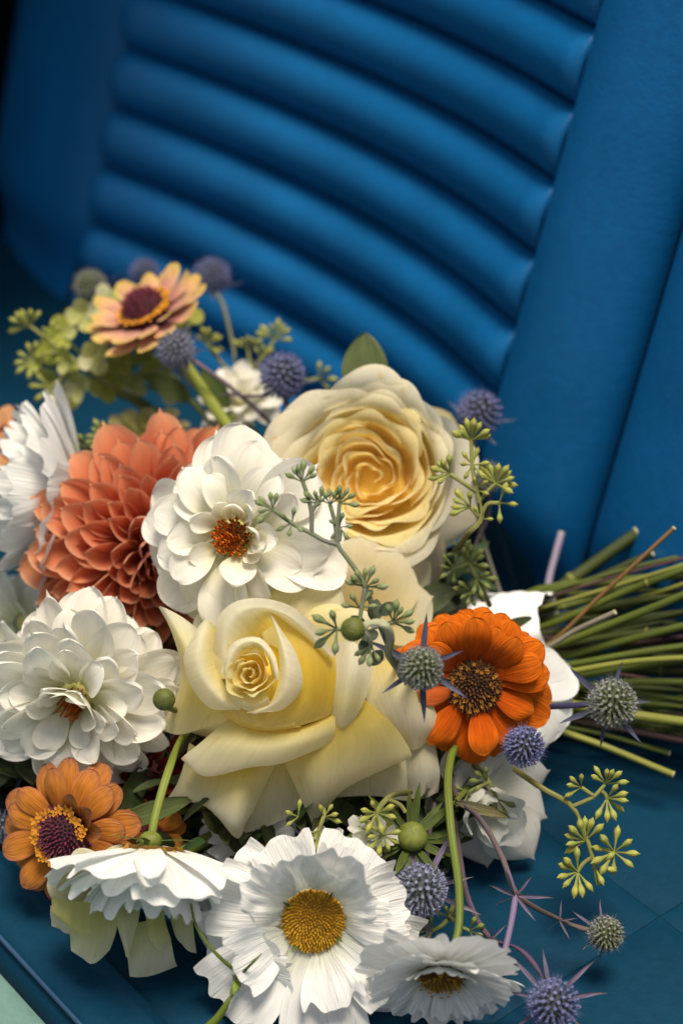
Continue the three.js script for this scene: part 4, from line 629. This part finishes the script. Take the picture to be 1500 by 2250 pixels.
eucalyptus('seeded tuft behind the white rose on the right', 0.83, 'dull', [[[1040, 1680, 0.01], [1075, 1720], [1090, 1755]], [[1075, 1720], [1050, 1730], [1030, 1740]]], [[1090, 1755, -90, 5, 40], [1070, 1715, 160, 4, 36], [1030, 1740, 220, 4, 38]]);

// round green buds, one on a bent pale stalk
{
  const g = flower('flower_bud', 'round olive green bud on a bent pale stalk, over the pale yellow rose', 'flower bud', 775, 1383, 0.752, [-0.7, 0.1, 0.5]), r = K(27, 0.752);
  mesh('bud', tint(new THREE.SphereGeometry(r, 24, 18), col('#68701e'), col('#5c651f')), M.plant, g);
  mesh('stem', tube([at(797, 1378, 0.756), at(825, 1366, 0.757), at(848, 1376, 0.758), at(858, 1404, 0.762), at(852, 1430, 0.768), at(872, 1465, 0.78), at(930, 1500, 0.84)].map((p) => toLocal(g, p)), 0.0017, 0.0016, 24, 8, col('#b9bd98'), col('#7e876a')), M.plant, g);
  const lg = leafGeo(col('#46553e'), col('#566449'), 0.36);
  for (const [x, y, a, l] of [[800, 1385, 130, 44], [820, 1365, 80, 50], [835, 1350, 40, 42], [810, 1400, 250, 46], [840, 1430, 230, 44], [870, 1462, 20, 60], [870, 1470, -30, 56], [830, 1390, 200, 40]]) leafAt(g, lg, at(x, y, 0.772), dirc(Math.cos(a * D2R), Math.sin(a * D2R), rr(-0.2, 0.4)), K(l, 0.77), dirc(0.1, 0.4, 1));
  const h = flower('flower_bud', 'round olive green bud between the full white dahlia and the pale yellow rose', 'flower bud', 361, 1537, 0.79, [0.1, 0.1, 1]);
  mesh('bud', tint(new THREE.SphereGeometry(K(25, 0.79), 24, 18), col('#5c651c'), col('#59621f')), M.plant, h); stemTo(h, [at(385, 1560, 0.82), at(600, 1550, 0.9), TIE], 0.0014);
  const b = flower('flower_bud', 'shiny green cosmos bud in a ruff of feathery bracts, below the pale yellow rose', 'flower bud', 905, 1838, 0.80, [0.1, 0.5, 0.8]);
  mesh('bud', tint(new THREE.SphereGeometry(K(34, 0.8), 24, 18).scale(1, 0.85, 1), col('#5c6a1e'), col('#7c8836')), M.plant, b);
  for (let i = 0; i < 18; i++) put(b, calyxGeo, M.plant, i * 0.72, rr(-20, 35) * D2R, -K(16, 0.8), K(20, 0.8), 0, K(rr(60, 120), 0.8), 'bract');
  stemTo(b, [at(900, 1890, 0.81), at(950, 1700, 0.86), TIE], 0.0015);
}
// leaves
{
  const mk = (label, px, py, d, ang, L, k0, k1, W, dz = 0.2) => { const g = thing('leaf', label, 'leaf', null, at(px, py, d)); leafAt(g, leafGeo(col(k0), col(k1), W), at(px, py, d), dirc(Math.cos(ang * D2R), Math.sin(ang * D2R), dz), K(L, d), dirc(-0.2, 0.3, 1), 'blade'); mesh('stem', tube([V(0, 0, 0), toLocal(g, at(px, py, d).lerp(TIE, 0.4).add(V(0, -0.02, 0))), toLocal(g, TIE)], 0.0012, 0.0016, 14, 6, greenK, greenD), M.plant, g); };
  mk('broad green leaf standing up behind the garden rose', 806, 880, 0.90, 93, 150, '#56663a', '#5f6f3e', 0.36);
  mk('long dark green leaf under the small peach zinnia', 250, 1815, 0.825, 22, 190, '#45551f', '#54642a', 0.13);
  mk('brownish green narrow leaf crossing the white rose on the right', 1000, 1762, 0.812, -14, 125, '#4b4a2a', '#6a6438', 0.10);
  mk('green leaf below the yellow zinnia behind its stem', 420, 880, 0.96, 150, 120, '#4c5f1e', '#5d7028', 0.22);
  mk('dark green leaf by the blurred white bloom above the coral dahlia', 500, 905, 0.955, 120, 110, '#3f521c', '#4d6122', 0.24);
  mk('grey green leaf between the orange zinnia and the pale yellow rose', 905, 1340, 0.87, 30, 110, '#39482a', '#46552f', 0.3);
}
// greenery filling the middle of the bouquet
{
  const g = thing('filler_foliage', 'dark green leafy filler packed deep between all the blooms', 'foliage'); g.userData.kind = 'stuff';
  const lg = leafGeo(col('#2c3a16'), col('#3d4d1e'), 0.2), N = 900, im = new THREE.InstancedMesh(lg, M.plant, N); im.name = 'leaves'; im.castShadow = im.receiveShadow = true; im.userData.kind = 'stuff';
  const q = new THREE.Quaternion(), mt = new THREE.Matrix4(), cc = new THREE.Color();
  for (let i = 0; i < N; i++) {
    const a = rnd() * 6.283, r = Math.sqrt(rnd()), px = 600 + Math.cos(a) * r * 470, py = 1480 + Math.sin(a) * r * 470, d = 0.86 + 0.055 * rnd() + (1480 - py) * 0.00012; const p = i < 620 ? at(px, py, Math.min(d, 0.93)) : i < 780 ? at(rr(-60, 120), rr(1610, 1740), rr(0.86, 0.885)) : at(rr(800, 975), rr(1690, 1890), rr(0.835, 0.87)); p.y = Math.max(p.y, 0.012);
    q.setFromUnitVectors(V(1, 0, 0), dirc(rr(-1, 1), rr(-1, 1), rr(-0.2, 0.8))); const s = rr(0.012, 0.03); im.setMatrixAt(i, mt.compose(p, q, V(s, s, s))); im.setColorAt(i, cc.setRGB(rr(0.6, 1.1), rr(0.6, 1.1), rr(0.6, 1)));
  }
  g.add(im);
}
// satin ribbon round the stems
{
  const g = thing('ribbon', 'white satin ribbon wrapped round the stems at the right of the bouquet', 'ribbon', null, TIE), ax = at(1190, 1398, 0.885).sub(at(1060, 1408, 0.895)).normalize(), u = V(0, 1, 0).addScaledVector(ax, -ax.y).normalize(), w = V().crossVectors(ax, u);
  for (let k = 0; k < 3; k++) mesh('wrap', grid(20, 60, (t, s) => { const a = s * PI, x = lerp(-0.03, 0.0, t) + 0.0085 * (k - 1) + 0.0012 * Math.sin(3 * a + k * 2), r = 0.0215 + 0.0009 * k * 0.6 + 0.0012 * Math.sin(5 * a + 9 * t + k) * Math.sin(7 * t + k) + 0.0012 * Math.sin(11 * a + k * 3 + t * 5) * t - 0.0025 * t * t; const p = V().addScaledVector(ax, x).addScaledVector(u, Math.cos(a) * r * 0.95).addScaledVector(w, Math.sin(a) * r * 0.9); return [p.x, p.y, p.z]; }), M.satin, g);
  g.position.copy(at(1172, 1402, 0.905));
}
// cut stems fanning out to the right of the ribbon
{
  const ks = { g: ['#6c7a26', '#58681c'], d: ['#4a5719', '#3d4a16'], y: ['#9aa046', '#8c9236'], b: ['#8a6238', '#9a7648'], p: ['#4c3036', '#57383c'], l: ['#8d84a6', '#9a92ae'], t: ['#9a9484', '#a39c8a'] };
  const bundle = thing('stem_bundle', 'bundle of cut flower stems fanning out right of the white ribbon', 'stem bundle', null, TIE);
  const st = [ // key, start y, end x, end y, width px, depth at ribbon, depth at end
    ['l', 1345, 1232, 1172, 22, 0.93, 0.945], ['d', 1320, 1400, 1170, 38, 0.93, 0.925], ['b', 1425, 1480, 1160, 13, 0.89, 0.86], ['d', 1330, 1432, 1215, 22, 0.93, 0.91], ['g', 1296, 1600, 1255, 25, 0.92, 0.89], ['g', 1345, 1600, 1225, 22, 0.92, 0.905], ['d', 1365, 1600, 1290, 24, 0.92, 0.89], ['g', 1380, 1600, 1215, 22, 0.905, 0.865], ['d', 1400, 1600, 1335, 22, 0.91, 0.88], ['t', 1428, 1350, 1345, 15, 0.885, 0.865], ['g', 1425, 1600, 1265, 24, 0.89, 0.85], ['d', 1420, 1600, 1370, 22, 0.91, 0.88], ['g', 1450, 1600, 1350, 24, 0.895, 0.855], ['g', 1465, 1600, 1405, 20, 0.89, 0.855], ['d', 1440, 1600, 1440, 20, 0.92, 0.89], ['y', 1480, 1600, 1440, 18, 0.885, 0.85], ['g', 1490, 1600, 1430, 24, 0.90, 0.86], ['d', 1500, 1600, 1520, 20, 0.915, 0.88], ['g', 1510, 1600, 1500, 22, 0.90, 0.865], ['d', 1470, 1600, 1480, 26, 0.925, 0.90], ['y', 1530, 1620, 1600, 30, 0.89, 0.86], ['g', 1535, 1600, 1560, 20, 0.905, 0.87], ['p', 1560, 1620, 1650, 22, 0.895, 0.865], ['d', 1550, 1600, 1610, 20, 0.91, 0.885], ['g', 1580, 1470, 1655, 17, 0.895, 0.88], ['y', 1585, 1478, 1702, 20, 0.89, 0.875], ['d', 1500, 1590, 1400, 20, 0.92, 0.885], ['d', 1400, 1600, 1260, 24, 0.925, 0.90], ['d', 1520, 1600, 1590, 22, 0.925, 0.895]];
  for (let i = 0; i < 34; i++) { const q = rnd(), y0 = lerp(1300, 1590, q); st.push([['d', 'g', 'd', 'g', 'y', 'p', 'd'][i % 7], y0, 1600, lerp(1200, 1640, clamp(q + rr(-0.22, 0.22))), rr(9, 17), rr(0.895, 0.93), rr(0.862, 0.91)]); }
  for (const [k, y0, x1, y1, wp0, d0, d1] of st) { const wpx = wp0 * 0.78;
    const a = at(1120, lerp(1400, y0, 0.7), d0 + 0.01), b = at(1185, y0, d0), e = at(x1, y1, d1), m = b.clone().lerp(e, 0.5).add(V(0, rr(-0.002, 0.002), 0)), r = K(wpx, (d0 + d1) / 2) / 2;
    const g = mesh('stem', new THREE.BufferGeometry(), M.plant, bundle), P = [a, b, m, e].map((p) => p.sub(TIE)), c0 = mixc(col(ks[k][0]), col('#55631c'), rnd() * 0.4), c1 = col(ks[k][1]);
    g.geometry = tube(P, r * 1.02, r * 0.95, 24, 9, c0, c1); if (k === 'l') g.userData.label = 'lilac stem sticking up'; if (k === 'b') g.userData.label = 'thin brown orange stem'; if (k === 't') g.userData.label = 'pale grey stem on top';
    const dir = P[3].clone().sub(P[2]).normalize(), cap = mesh('cut_end', tint(new THREE.CylinderGeometry(r * 0.96, r * 0.96, r * 0.3, 12), col('#b8b690')), M.floret, g); cap.quaternion.setFromUnitVectors(V(0, 1, 0), dir); cap.position.copy(P[3]);
    if (rnd() < 0.55 && wpx > 17) { const t = rr(0.35, 0.8), p = curve(P).getPoint(t), n = mesh('node', tint(new THREE.SphereGeometry(r * 1.22, 12, 8).scale(1, 0.7, 1), mixc(c0, col('#8a8a3c'), 0.5)), M.plant, g); n.quaternion.setFromUnitVectors(V(0, 1, 0), dir); n.position.copy(p); }
  }
}
renderer.render(scene, camera);
